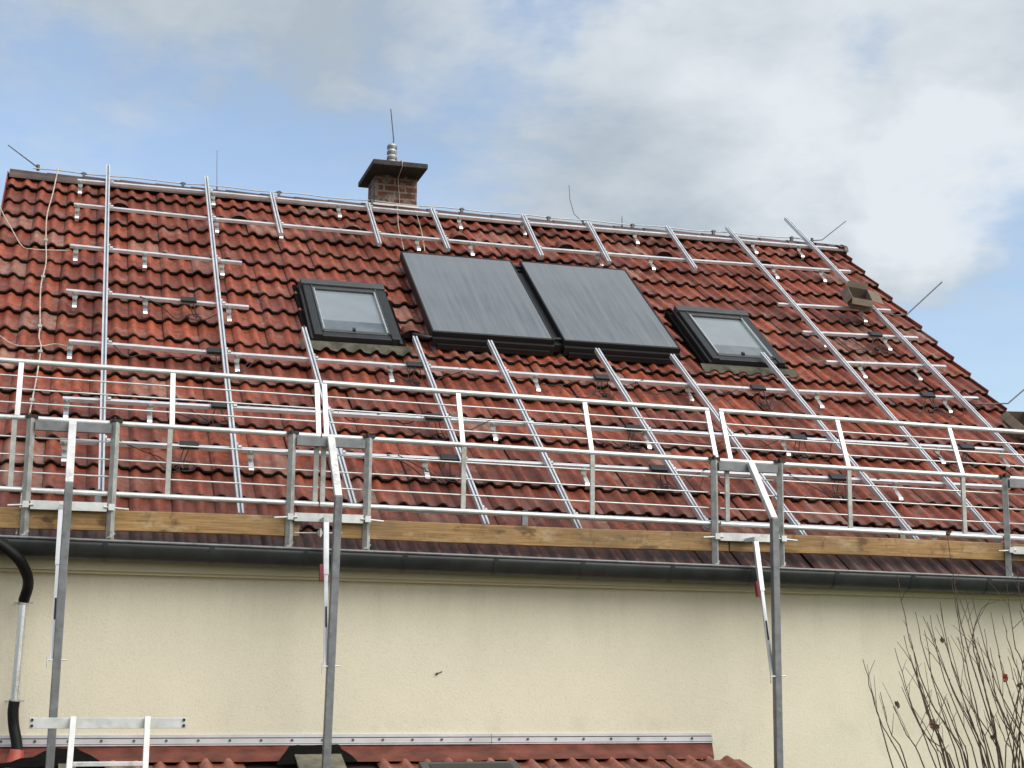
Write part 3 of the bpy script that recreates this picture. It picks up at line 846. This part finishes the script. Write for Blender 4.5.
def bracket(xl, xr, xp, lab, zs):
    e = thing('edge_guard_bracket', lab, 'scaffold bracket', (xp, 10.45, GROUND), 'pole brackets carrying the guardrail')
    ztop = gtop(xp) - .012; zbot = .775 + sag(xp) * 1.1
    yu = YG - .045
    for x in (xl, xr):
        mb = MB()       # angle-iron upright: front flange and side flange
        pr = [(-.028, .026), (0, -.010), (.028, .026), (.023, .030), (0, -.003), (-.023, .030)]
        mb.prof(V((x, yu, zbot)), V((x, yu, ztop + .012)), V((0, 1, 0)), [(-p_, q_) for p_, q_ in pr][::-1])
        mb.build('upright', M['galv'], e)
        mb = MB(); mb.box(x - .04, x + .045, yu + .01, yu + .075, ztop + .013, ztop + .035); mb.box(x - .015, x + .0, yu - .01, yu + .02, ztop + .0125, ztop + .045); mb.build('tube_clamp', M['black'], e)
        zc = 1.0 + sag(xp)
        mb = MB(); dx = -1 if x == xl else 1
        mb.tube([(x - dx * .05, yu - .012, zc), (x + dx * .115, yu - .018, zc - .012)], .0075, 8)
        mb.box(x - .020, x + .020, yu - .03, yu - .0115, zc - .022, zc + .022)
        mb.build('locking_pin', M['alu_old'], e)
        mb = MB(); mb.beam((x - .01, yu - .02, zbot + .012), (x + .022, yu + .03, zbot + .05), .03, .006, V((0, 0, 1))); mb.build('foot_plate', M['galv'], e)
    mb = MB(); mb.box(xl + .03, xr - .03, yu - .002, yu + .05, ztop - .068, ztop - .006); mb.build('top_beam', M['galv_dark'], e)
    mb = MB(); mb.box(xl + .03, xr - .03, yu - .008, yu + .034, 1.0 - .030 + sag(xp), 1.0 + .030 + sag(xp)); mb.build('lower_beam', M['alu_old'], e)
    # pole with its bent arm
    yp = 10.455
    zb = 1.118 + sag(xp)
    mb = MB()
    lean = zs
    top = V((xp, yp, zb)); foot = V((xp + lean, yp, GROUND - .05))
    mb.beam(foot, top, .054, .054, V((0, 1, 0)))
    pole = mb.build('pole', M['galv_dark'], e, bevel=.006)
    mb = MB(); a = top + V((0, .012, .0)); b = V((xp, yu + .0, ztop + .0))
    dd = (b - a).normalized()
    mb.beam(a - dd * .01, b - dd * .012, .052, .04, V((0, -1, 1)))
    mb.build('arm', M['alu_old'], e, bevel=.004)
    # raking strut, two-piece, from the lower beam down to the pole
    A = V((xp - .040, 10.70, .965 + sag(xp))); zq = -.03 + sag(xp) * 1.2
    B = V((xp - .030 + lean * .3, yp + .015, zq))
    mb = MB(); mb.beam(A + V((0, -.02, .012)), V((A.x, yu + .03, A.z + .012)), .034, .03, V((0, 0, 1))); mb.build('outrigger', M['alu_old'], e)
    mid = A.lerp(B, .38)
    mb = MB(); mb.beam(A, mid, .036, .030, V((0, -1, .4))); mb.beam(A.lerp(B, .30), B, .026, .020, V((0, -1, .4)))
    strut = mb.build('strut', M['alu'], e)
    mb = MB(); mb.beam(A.lerp(B, .60), A.lerp(B, .74), .012, .026, V((0, -1, .4))); mb.build('strut_slot', M['black'], strut)
    if lab.find('leftmost') < 0:
        q = A.lerp(B, .31) + V((-.034, 0, 0)); mb = MB(); mb.beam(q, A.lerp(B, .42) + V((-.034, 0, 0)), .022, .04, V((0, -1, .4))); mb.build('lock_handle', M['red'], strut)
    mb = MB(); xq = xp + lean * .3
    mb.tube([(xq - .065, yp - .02, zq), (xq + .062, yp - .02, zq + .004)], .006, 6)
    mb.tube([(xq - .058, yp - .02, zq + .02), (xq - .058, yp - .02, zq - .05)], .006, 6)
    mb.build('hinge_bolt', M['alu_old'], pole)
    mb = MB(); mb.box(xp - .10 + lean, xp + .10 + lean, yp - .1, yp + .1, GROUND - .04, GROUND + .012); mb.build('base_plate', M['galv'], pole)
bracket(-.252, .308, .020, 'leftmost steel pole with its bracket, standing beside the ladder', -.03)
bracket(1.53, 2.082, 1.800, 'steel pole with bracket between the left and middle planks', -.065)
bracket(4.782, 5.335, 5.072, 'steel pole with bracket between the middle and right planks', -.006)
bracket(7.345, 7.90, 7.63, 'steel pole with bracket at the right edge of the picture', .0)

def plank(x0, x1, lab):
    mb = MB(); n = 14; P = []
    zc = lambda x: .912 + sag(x) * .12
    for i in range(n + 1):
        x = x0 + (x1 - x0) * i / n; dz = .006 * math.sin(x * 1.3); dy = .006 * math.sin(x * .9 + 1)
        for (yy, zz) in ((YG - .012, -.071), (YG + .022, -.071), (YG + .022, .071), (YG - .012, .071)):
            P.append(V((x, yy + dy, zc(x) + zz + dz)))
    F = [(i * 4 + k_, i * 4 + (k_ + 1) % 4, (i + 1) * 4 + (k_ + 1) % 4, (i + 1) * 4 + k_) for i in range(n) for k_ in range(4)]
    F = [f[::-1] for f in F] + [(0, 1, 2, 3), (n * 4 + 3, n * 4 + 2, n * 4 + 1, n * 4)]
    mb.add(P, F, 0)
    tag(mb.build('toe_board', M['wood'], bevel=.006), lab, 'plank', 'wooden toe boards along the eaves')
plank(-1.6, 1.605, 'yellowish wooden plank at the left end of the eaves')
plank(1.875, 4.895, 'yellowish wooden plank in the middle of the eaves')
plank(4.905, 8.3, 'yellowish wooden plank at the right end of the eaves')
mb = MB(); mb.tube([(1.57, YG - .005, .87), (1.91, YG - .005, .88)], .006, 6); mb.box(1.735, 1.765, YG - .02, YG + .01, .855, .895); mb.tube([(1.75, YG - .03, .845), (1.75, YG - .03, .905)], .008, 6)
tag(mb.build('tie_rod', M['alu_old']), 'thin metal tie rod bridging the gap between left and middle planks', 'tie rod')

# ------------------------------------------------------------------ ladder
e = thing('ladder', 'short aluminium ladder end with wide stand-off bar at bottom left', 'ladder', (.34, 9.4, GROUND))
mb = MB(); mb.box(-.128, .808, 9.985, 10.0, -.437, -.373); mb.box(-.128, .808, 10.0005, 10.028, -.437, -.431); mb.box(-.128, .808, 10.0005, 10.028, -.379, -.373)
for x, z in ((-.112, -.385), (-.112, -.42), (.792, -.385), (.792, -.42), (.125, -.385), (.567, -.385)):
    mb.tube([(x, 9.9845, z), (x, 9.975, z)], .009, 8, mi=1)
mb.build('standoff_bar', [M['alu_old'], M['black']], e, bevel=.002)
for xt, xb in ((.127, .06), (.569, .54)):
    mb = MB(); mb.beam((xt, 9.965, -.365), (xb, 9.28, GROUND), .036, .022, V((0, 1, 0))); mb.build('stile', M['alu_old'], e, bevel=.003)
z = -.643
while z > GROUND + .1:
    f = (-.365 - z) / (-.365 - GROUND); y = 9.965 + (9.28 - 9.965) * f
    mb = MB(); mb.box(.127 - .067 * f + .018, .569 - .029 * f - .018, y - .012, y + .02, z - .014, z + .014); mb.build('rung', M['alu_old'], e, bevel=.003)
    z -= .28

# ------------------------------------------------------------------ lightning protection
LR = [([(-.482, 16.5, 5.10), (-.80, 16.5, 5.317)], 'thin lightning rod leaning out at the left end of the ridge', .008),
      ([(1.397, 16.5, 5.05), (1.379, 16.5, 5.491)], 'faint upright lightning rod on the ridge above the second slope rail', .0035),
      ([(5.63, 16.5, 5.05), (5.518, 16.5, 5.143), (5.468, 16.5, 5.308), (5.455, 16.5, 5.49)], 'thin curved lightning rod on the ridge above the right collector', .0045),
      ([(6.115, 16.5, 5.03), (6.115, 16.5, 5.174)], 'very short upright rod stub on the ridge right of the curved rod', .005),
      ([(8.587, 16.5, 5.09), (8.723, 16.5, 5.109), (9.058, 16.5, 5.38)], 'thin lightning rod leaning right at the right end of the ridge', .0075),
      ([(3.365, 16.60, 5.72), (3.372, 16.6, 5.86), (3.33, 16.6, 6.22)], 'thin lightning rod standing on the flue of the chimney', .0085)]
for pts, lab, r in LR:
    mb = MB(); mb.tube(pts, r, 6, taper=r * .7)
    mb.tube([V(pts[0]) + V((0, 0, -.03)), V(pts[0]) + V((0, 0, .03))], r * 2.4, 6)
    tag(mb.build('lightning_rod', M['rod']), lab, 'lightning rod', 'lightning rods on the roof')
mb = MB()
pts = [rf(8.583, 5.113, .02), rf(8.718, 5.02, .03), rf(8.90, 5.07, .03), V((8.982, 14.987, 3.89)), V((9.42, 14.987, 4.278))]
mb.tube(pts, .0075, 6)
tag(mb.build('lightning_rod', M['rod']), 'thin lightning rod leaning out over the upper right verge', 'lightning rod', 'lightning rods on the roof')
mb = MB(); mb.tube([rf(8.62, 2.96, .02), V((9.045, 13.282, 2.59)), V((9.30, 13.282, 2.79))], .0075, 6)
tag(mb.build('lightning_rod', M['rod']), 'thin lightning rod at the lower right verge by the picture edge', 'lightning rod', 'lightning rods on the roof')
e = thing('ridge_conductor', 'thin lightning conductor wire strung along the ridge on small holders', 'lightning conductor', rf(0, SR))
mb = MB(); xs = [UL + .2 + i * .26 for i in range(36)]
xs = [x for x in xs if x < 8.65]
pts = [rf(x, warp(x, SR)) + V((0, -.03, .050 + .006 * math.sin(i * 1.9))) for i, x in enumerate(xs)]
mb.tube(crspline(pts, 3), .0065, 6); mb.build('conductor_wire', M['wire'], e)
for i in range(2, len(xs), 4):
    mb = MB(); p = pts[i]; mb.box(p.x - .014, p.x + .014, p.y - .02, p.y + .02, p.z - .045, p.z + .012); mb.tube([p + V((-.03, 0, 0)), p + V((.03, 0, 0))], .010, 6)
    mb.build('wire_holder', M['rod'], e)
e = thing('down_conductor', 'pale wavy conductor cable hanging down the tiles at the left verge', 'lightning conductor', rf(-.3, 7))
mb = MB(); path = [(-.275, 7.10), (-.305, 6.482), (-.338, 5.833), (-.321, 5.188), (-.299, 4.66), (-.321, 4.155), (-.305, 3.603), (-.291, 3.283), (-.291, 3.088), (-.267, 2.92), (-.267, 2.734), (-.278, 2.287), (-.295, 1.866), (-.30, 1.6), (-.29, .9), (-.30, .05)]
mb.tube(crspline([rf(u, s, .03 if i else .09) for i, (u, s) in enumerate(path)], 6), .0065, 6); mb.build('cable', M['cream_cable'], e)
for u, s in ((-.321, 5.188), (-.31, 4.32), (-.291, 3.283), (-.267, 2.80), (-.292, 1.95)):
    mb = MB(); mb.rbox(u - .017, u + .017, s - .022, s + .022, .0, .045); mb.build('cable_clip', M['wire'], e)
cable('branch_cable', [rf(u, s, .03) for u, s in [(-.80, 6.02), (-.74, 5.75), (-.667, 5.49), (-.531, 5.018), (-.438, 4.965), (-.32, 4.966), (-.094, 5.0)]], .006, M['cream_cable'], 'thin pale cable from the left verge to the upper short cross rail', 'cable')
cable('branch_cable', [rf(u, s, .03) for u, s in [(-.75, 3.25), (-.601, 3.061), (-.514, 2.941), (-.417, 2.899), (-.259, 2.923), (-.157, 2.975), (-.056, 2.95)]], .006, M['cream_cable'], 'thin pale cable from the left verge to the rail under the windows', 'cable')
e = thing('chimney_conductor', 'pale conductor wire running down the front of the chimney to the tiles', 'lightning conductor', (3.42, 16.3, 5.0))
mb = MB(); mb.tube([(3.385, 16.575, 5.72), (3.40, 16.40, 5.515), (3.40, 16.226, 5.50), (3.402, 16.226, 5.42), (3.43, 16.58, 5.40), (3.455, 16.59, 5.12), (3.475, 16.59, 5.0), rf(3.60, 6.95, .03), rf(3.56, 6.3, .03), rf(3.50, 5.75, .03)], .0048, 6); mb.build('front_wire', M['cream_cable'], e)
mb = MB(); mb.box(3.15, 3.68, 16.572, 16.588, 5.060, 5.084); mb.build('cross_bar', M['wire'], e)
mb = MB(); mb.tube([rf(3.40, 7.0, .04), rf(3.32, 6.44, .03), rf(3.27, 5.73, .03)], .0042, 6); mb.build('side_wire', M['cream_cable'], e)

# ------------------------------------------------------------------ cardboard boxes
def cardboard(u, s, w, l, hgt, rot, flaps, lab, base_h=.10):
    e = thing('cardboard_box', lab, 'cardboard box', rf(u, s, base_h), 'cardboard boxes on the roof')
    cr, sr_ = math.cos(rot), math.sin(rot)
    def q(x, y, z): return rf(u + x * cr - y * sr_, s + x * sr_ + y * cr, base_h + z)
    mb = MB(); t_ = .006
    def slab(a, b, c_, d_, n):
        mb.add([a, b, c_, d_, a + n, b + n, c_ + n, d_ + n], [(3, 2, 1, 0), (4, 5, 6, 7), (0, 1, 5, 4), (1, 2, 6, 5), (2, 3, 7, 6), (3, 0, 4, 7)], 0)
    W, L_ = w / 2, l / 2
    ax = (q(1, 0, 0) - q(0, 0, 0)); ay = (q(0, 1, 0) - q(0, 0, 0)); az = NRM
    slab(q(-W, -L_, 0), q(W, -L_, 0), q(W, L_, 0), q(-W, L_, 0), az * t_)
    slab(q(-W, -L_, 0), q(W, -L_, 0), q(W, -L_, hgt), q(-W, -L_, hgt), ay * t_)
    slab(q(-W, L_, 0), q(W, L_, 0), q(W, L_, hgt), q(-W, L_, hgt), ay * -t_)
    slab(q(-W, -L_ + t_, t_), q(-W, L_ - t_, t_), q(-W, L_ - t_, hgt), q(-W, -L_ + t_, hgt), ax * t_)
    slab(q(W, -L_ + t_, t_), q(W, L_ - t_, t_), q(W, L_ - t_, hgt), q(W, -L_ + t_, hgt), ax * -t_)
    mb.build('carton', M['card'], e)
    for (side, fl, dz) in flaps:
        mb = MB()
        if side == 'd': a, b, d2 = q(-W, -L_ - .001, hgt), q(W, -L_ - .001, hgt), -ay
        if side == 'u': a, b, d2 = q(-W, L_ + .001, hgt), q(W, L_ + .001, hgt), ay
        if side == 'l': a, b, d2 = q(-W - .001, -L_, hgt), q(-W - .001, L_, hgt), -ax
        if side == 'r': a, b, d2 = q(W + .001, -L_, hgt), q(W + .001, L_, hgt), ax
        off = d2 * fl + az * dz
        mb.add([a, b, b + off, a + off, a - az * .005, b - az * .005, b + off - az * .005, a + off - az * .005], [(0, 1, 2, 3), (7, 6, 5, 4), (0, 4, 5, 1), (1, 5, 6, 2), (2, 6, 7, 3), (3, 7, 4, 0)], 0)
        mb.build('flap', M['card'], e)
cardboard(8.20, 4.98, .23, .33, .13, R(-14), (('d', .05, -.05), ('r', .13, -.02), ('l', .05, -.09), ('u', .03, .05)), 'open brown cardboard box lying on the rightmost slope rail below the ridge', .145)
cardboard(8.84, 2.42, .22, .34, .12, R(4), (('d', .08, .04), ('l', .05, -.06), ('r', .08, .03)), 'brown cardboard box at the right verge, cut off by the picture edge', .03)

# ------------------------------------------------------------------ bare shrub
STEMS = [[[4.418, 0.026], [4.486, -0.23], [4.587, -0.579]], [[4.47, -0.147], [4.514, -0.313], [4.663, -0.58]], [[4.52, -0.158], [4.576, -0.369], [4.676, -0.58]], [[4.6, -0.236], [4.683, -0.397], [4.791, -0.581]], [[4.646, -0.039], [4.751, -0.314], [4.888, -0.582]], [[4.662, -0.129], [4.799, -0.398], [4.985, -0.583]], [[4.654, 0.514], [4.724, 0.137], [4.84, -0.201], [5.05, -0.583]], [[4.763, 0.298], [4.835, -0.004], [5.07, -0.584]], [[4.721, 0.052], [4.837, -0.258], [4.953, -0.583]], [[4.86, 0.282], [4.942, -0.088], [5.135, -0.584]], [[4.929, 0.358], [4.992, -0.002], [5.181, -0.585]], [[5.009, 0.499], [5.054, 0.199], [5.117, -0.144], [5.214, -0.585]], [[5.085, 0.431], [5.151, 0.143], [5.204, -0.143], [5.28, -0.586]], [[5.331, 0.378], [5.207, 0.323], [5.137, 0.125], [5.204, -0.143], [5.272, -0.484]], [[4.995, 0.78], [5.023, 0.517], [5.069, 0.228], [5.17, -0.144], [5.3, -0.586]], [[5.215, 0.207], [5.27, -0.143], [5.38, -0.586]], [[5.267, 0.307], [5.323, -0.028], [5.42, -0.457]], [[5.34, 0.291], [5.395, 0.059], [5.473, -0.228]], [[5.384, 0.479], [5.413, 0.146], [5.478, -0.142]], [[5.454, 0.64], [5.467, 0.381], [5.518, 0.089]], [[4.824, 0.196], [4.875, -0.145], [5.018, -0.583]], [[4.722, -0.23], [4.861, -0.454], [4.938, -0.621]], [[5.196, -0.286], [5.255, -0.428], [5.28, -0.586]], [[5.431, -0.142], [5.358, -0.371], [5.313, -0.586]], [[5.495, 0.147], [5.421, -0.2], [5.36, -0.586]]]
e = thing('bare_shrub', 'leafless shrub of thin upright brown stems at bottom right before the wall', 'shrub', (5.25, 8, GROUND + .6))
rr = random.Random(3); mb = MB()
root = V((5.28, 8.0, -2.35))
allst = []
for stp in STEMS: allst.append((stp, rr.uniform(-.22, .22)))
for q in range(30):
    xt = 4.62 + 1.05 * (q + rr.random()) / 30; zt = rr.uniform(-.30, .05 + .42 * min(1, (xt - 4.5) / .5)); ln = rr.uniform(.26, .46)
    bx = xt + ln * (zt + .585)
    allst.append(([[xt, zt], [xt + ln * (zt + .585) * .42 + rr.uniform(-.02, .02), zt - (zt + .585) * .5], [bx, -.585]], rr.uniform(-.3, .3)))
for stp, dy in allst:
    pts = [V((x * (8 + dy) / 8, 8 + dy, z * (8 + dy) / 8)) for x, z in stp]
    last = pts[-1]; pts.append(last.lerp(root, .42) + V((rr.uniform(-.12, .12), 0, -.05))); pts.append(root + V((rr.uniform(-.12, .12), rr.uniform(-.1, .1), 0)))
    cv = crspline(pts, 5)
    cv = [p + V((rr.uniform(-.004, .004), rr.uniform(-.004, .004), 0)) for p in cv]
    mb.tube(cv, .0018, 5, taper=.0065)
    for t_ in range(2, len(cv) // 2, 2):      # buds and short side twigs
        if rr.random() < .35:
            d2 = V((rr.uniform(-.6, .6), rr.uniform(-.4, .4), rr.uniform(.5, 1))).normalized() * rr.uniform(.04, .22)
            mb.tube([cv[t_], cv[t_] + d2 * .5 + V((0, 0, .005)), cv[t_] + d2], .0022, 4, taper=.0012)
        elif rr.random() < .5:
            mb.tube([cv[t_] + V((0, 0, -.006)), cv[t_] + V((rr.uniform(-.006, .006), 0, .008))], .0055, 4, taper=.002)
mb.build('branches', M['bark'], e)
def leaf(p, size, mat, seed):
    rj = random.Random(seed); mb = MB()
    for c3 in range(3):
        a = rj.uniform(0, 6.28); d1 = V((math.cos(a), rj.uniform(-.5, .5), math.sin(a))).normalized(); d2 = d1.cross(V((rj.uniform(-.3, .3), 1, rj.uniform(-.3, .3)))).normalized(); nn = d1.cross(d2)
        c4 = V(p) + V((rj.uniform(-.4, .4), rj.uniform(-.3, .3), rj.uniform(-.4, .4))) * size
        pr = [(-1, 0, 0), (-.4, .55, .15), (.3, .6, .3), (.75, .25, .1), (1.1, 0, -.15), (.7, -.3, .2), (.2, -.55, .1), (-.5, -.5, .3)]
        P = [c4 + (d1 * x + d2 * y + nn * z) * size for x, y, z in pr]
        mb.add([c4 - nn * size * .15] + P, [(0, i + 1, (i + 1) % 8 + 1) for i in range(8)], 0, smooth=True)
    mb.build('dead_leaf', mat, e)
leaf((4.817, 7.95, -.334), .032, M['leaf'], 1); leaf((5.308, 7.95, -.068), .024, M['leaf_red'], 2); leaf((4.597, 7.95, -.223), .020, M['bark'], 3)
leaf((4.902, 7.95, .139), .016, M['bark'], 4); leaf((5.21, 7.95, -.408), .015, M['bark'], 5); leaf((4.969, 7.95, .757), .018, M['leaf'], 6); leaf((5.40, 7.95, -.12), .02, M['bark'], 7)

# ------------------------------------------------------------------ ground (the garden rises towards the photographer)
def gh(x, y):
    t_ = max(0, min(1, (8.8 - y) / 6.0)); t_ = t_ * t_ * (3 - 2 * t_)
    w = math.exp(-((x - 2) / 60) ** 2 - ((y - 2) / 40) ** 2)
    return GROUND + 1.25 * t_ * w
mb = MB()
def axis(lo, hi, near0, near1, step):
    out = []; v_ = near0
    while v_ <= near1: out.append(v_); v_ += step
    st2 = step
    while out[-1] < hi: st2 *= 1.6; out.append(out[-1] + st2)
    st2 = step
    while out[0] > lo: st2 *= 1.6; out.insert(0, out[0] - st2)
    return out
gx = axis(-2500, 2500, -10, 20, .8); gy = axis(-2500, 2500, -8, 24, .8)
P = [V((x, y, gh(x, y) + .03 * mnoise.noise((x * .7, y * .7, 0)))) for y in gy for x in gx]
n = len(gx)
mb.add(P, [(j * n + i, j * n + i + 1, (j + 1) * n + i + 1, (j + 1) * n + i) for j in range(len(gy) - 1) for i in range(n - 1)], 0, smooth=True)
tag(mb.build('ground', M['ground']), 'garden ground in front of the house', 'ground', kind='structure')

# things parented to an Empty: put the Empty at the thing's base without moving its parts
for o in [o for o in C.objects if o.type == 'EMPTY' and 'origin' in o.keys()]:
    loc = V(o['origin']); del o['origin']
    if loc.length > 0 and o.location.length == 0 and o.name.split('.')[0] != 'roof_hook':
        o.location = loc
        for c_ in o.children: c_.location = c_.location - loc

# ------------------------------------------------------------------ camera
cam = bpy.data.cameras.new('camera'); co = bpy.data.objects.new('camera', cam); C.objects.link(co)
cam.sensor_width = 36; cam.lens = 1540.7 / 1024 * 36; cam.clip_start = .1; cam.clip_end = 6000
yaw, pit, rol = R(16.1696), R(10.1620), R(.57812)
f = V((math.sin(yaw) * math.cos(pit), math.cos(yaw) * math.cos(pit), math.sin(pit)))
r = V((math.cos(yaw), -math.sin(yaw), 0)); u = r.cross(f)
r2 = r * math.cos(rol) + u * math.sin(rol); u2 = u * math.cos(rol) - r * math.sin(rol)
co.matrix_world = Matrix((r2, u2, -f)).transposed().to_4x4()
scn.camera = co

# ------------------------------------------------------------------ light and sky
sun_dir = V((.66, -.86, .98)).normalized()
sl = bpy.data.lights.new('sun', 'SUN'); sl.energy = 1.5; sl.angle = R(45); sl.color = (1, .95, .87)
so = bpy.data.objects.new('sun', sl); C.objects.link(so)
so.rotation_euler = sun_dir.to_track_quat('Z', 'Y').to_euler(); so.location = sun_dir * 50
w = bpy.data.worlds.new('World'); scn.world = w; w.use_nodes = True
T = w.node_tree; bg = T.nodes['Background']; bg.inputs['Strength'].default_value = .1
def wn(t_, **kw):
    x = T.nodes.new(t_)
    for k_, v_ in kw.items(): setattr(x, k_, v_)
    return x
def wl(a, b): T.links.new(a, b)
def wmath(op, a, b=None, clamp=False):
    x = wn('ShaderNodeMath', operation=op); x.use_clamp = clamp
    for i, v_ in enumerate((a, b)):
        if v_ is None: continue
        if hasattr(v_, 'node'): wl(v_, x.inputs[i])
        else: x.inputs[i].default_value = v_
    return x.outputs[0]
def wrange(v_, a, b, c_, d_, smooth=True):
    x = wn('ShaderNodeMapRange'); x.interpolation_type = 'SMOOTHSTEP' if smooth else 'LINEAR'; wl(v_, x.inputs[0])
    for i, q in enumerate((a, b, c_, d_)): x.inputs[i + 1].default_value = q
    return x.outputs[0]
def wmix(fac, a, b):
    x = wn('ShaderNodeMix', data_type='RGBA')
    for sock, v_ in ((x.inputs[0], fac), (x.inputs[6], a), (x.inputs[7], b)):
        if hasattr(v_, 'node'): wl(v_, sock)
        elif isinstance(v_, tuple): sock.default_value = (*v_, 1)
        else: sock.default_value = v_
    return x.outputs[2]
sky = wn('ShaderNodeTexSky', sky_type='NISHITA'); sky.sun_disc = False
sky.sun_elevation = math.asin(sun_dir.z); sky.sun_rotation = math.atan2(sun_dir.x, sun_dir.y)
sky.air_density = 1.0; sky.dust_density = 1.5
tc = wn('ShaderNodeTexCoord'); gen = tc.outputs['Generated']
sp = wn('ShaderNodeSeparateXYZ'); wl(gen, sp.inputs[0])
den = wmath('ADD', wmath('MAXIMUM', sp.outputs[2], 0.0), .22)
cb = wn('ShaderNodeCombineXYZ'); wl(wmath('DIVIDE', sp.outputs[0], den), cb.inputs[0]); wl(wmath('DIVIDE', sp.outputs[1], den), cb.inputs[1])
def wnoise(scale, detail, rough, off=(0, 0, 0), dist=0):
    mp = wn('ShaderNodeMapping'); mp.inputs['Location'].default_value = off; wl(cb.outputs[0], mp.inputs['Vector'])
    x = wn('ShaderNodeTexNoise'); x.inputs['Scale'].default_value = scale; x.inputs['Detail'].default_value = detail; x.inputs['Roughness'].default_value = rough; x.inputs['Distortion'].default_value = dist
    wl(mp.outputs[0], x.inputs['Vector']); return x.outputs['Fac']
wp = wn('ShaderNodeTexNoise'); wp.inputs['Scale'].default_value = 7; wp.inputs['Detail'].default_value = 5; wp.inputs['Roughness'].default_value = .55; wl(gen, wp.inputs['Vector'])
ws = wn('ShaderNodeVectorMath', operation='SUBTRACT'); wl(wp.outputs['Color'], ws.inputs[0]); ws.inputs[1].default_value = (.5, .5, .5)
wsc = wn('ShaderNodeVectorMath', operation='SCALE'); wl(ws.outputs[0], wsc.inputs[0]); wsc.inputs['Scale'].default_value = .16
wad = wn('ShaderNodeVectorMath', operation='ADD'); wl(gen, wad.inputs[0]); wl(wsc.outputs[0], wad.inputs[1])
wno = wn('ShaderNodeVectorMath', operation='NORMALIZE'); wl(wad.outputs[0], wno.inputs[0])
def blob(d, inner, outer):
    x = wn('ShaderNodeVectorMath', operation='DOT_PRODUCT'); wl(wno.outputs[0], x.inputs[0]); x.inputs[1].default_value = tuple(V(d).normalized())
    return wrange(x.outputs['Value'], math.cos(R(outer)), math.cos(R(inner)), 0, 1)
n_big = wnoise(1.5, 6, .5, (1.3, .4, 0), .3); n_mid = wnoise(4.0, 7, .6, (5.1, 2.2, 0), .2); n_bri = wnoise(2.2, 6, .5, (9.0, 3.0, 0), .3)
n_fin = wnoise(10.0, 6, .6, (2.7, 8.2, 0), .3)
cover = wmath('ADD', wmath('MULTIPLY', wmath('SUBTRACT', n_big, .5), 1.4), wmath('MULTIPLY', wmath('SUBTRACT', n_mid, .5), 1.3))
cover = wmath('ADD', wmath('ADD', cover, .70), wmath('MULTIPLY', wmath('SUBTRACT', n_fin, .5), .45))
for d, i_, o_, a in (((-.012, .969, .248), 0, 12, -.42), ((.09, .946, .300), 0, 6, -.25), ((.20, .935, .275), 0, 9, -.35), ((.478, .81, .345), 0, 4.0, -.30), ((.566, .80, .19), 1.0, 8, -.52), ((.60, .78, .26), 0, 5, -.2),
                     ((.287, .867, .420), 0, 4.5, -.25), ((.523, .803, .286), 1, 6, .40), ((.438, .81, .389), 1, 8, .30), ((.346, .90, .267), 2, 10, .35), ((.125, .916, .395), 1, 9, .22)):
    cover = wmath('ADD', cover, wmath('MULTIPLY', blob(d, i_, o_), a))
cover = wrange(cover, .2, .85, .20, 1)
bright = wmath('ADD', wmath('MULTIPLY', wmath('SUBTRACT', n_bri, .5), 1.5), wmath('MULTIPLY', wmath('SUBTRACT', n_mid, .5), 1.3))
bright = wmath('ADD', wmath('ADD', bright, .25), wmath('MULTIPLY', wmath('SUBTRACT', n_fin, .5), .55))
for d, i_, o_, a in (((.523, .803, .286), .3, 4, .75), ((.50, .80, .335), 1, 9, .25), ((.438, .81, .389), 1, 10, .28), ((.27, .87, .40), 1, 7, .18), ((.36, .895, .262), 1, 9, -.02), ((.10, .92, .40), 2, 11, -.18)):
    bright = wmath('ADD', bright, wmath('MULTIPLY', blob(d, i_, o_), a))
cloud = wmix(wmath('MULTIPLY', bright, 1.0, True), (3.3, 3.85, 4.4), (5.9, 6.3, 6.65))
# brighter unseen sky round the sun, added behind the camera to light the house
glow = blob(tuple(sun_dir), 5, 65)
cloud = wmix(wmath('MULTIPLY', glow, .9), cloud, (17.5, 17.1, 16.4))
skyc = wn('ShaderNodeVectorMath', operation='MULTIPLY'); wl(sky.outputs[0], skyc.inputs[0]); skyc.inputs[1].default_value = (1.65, 1.62, 1.6)
wl(wmix(cover, skyc.outputs[0], cloud), bg.inputs['Color'])

scn.view_settings.view_transform = 'Standard'; scn.view_settings.look = 'None'; scn.view_settings.exposure = .40; scn.view_settings.gamma = 1
scn.view_settings.use_curve_mapping = False
scn.render.engine = 'CYCLES'; scn.cycles.max_bounces = 8
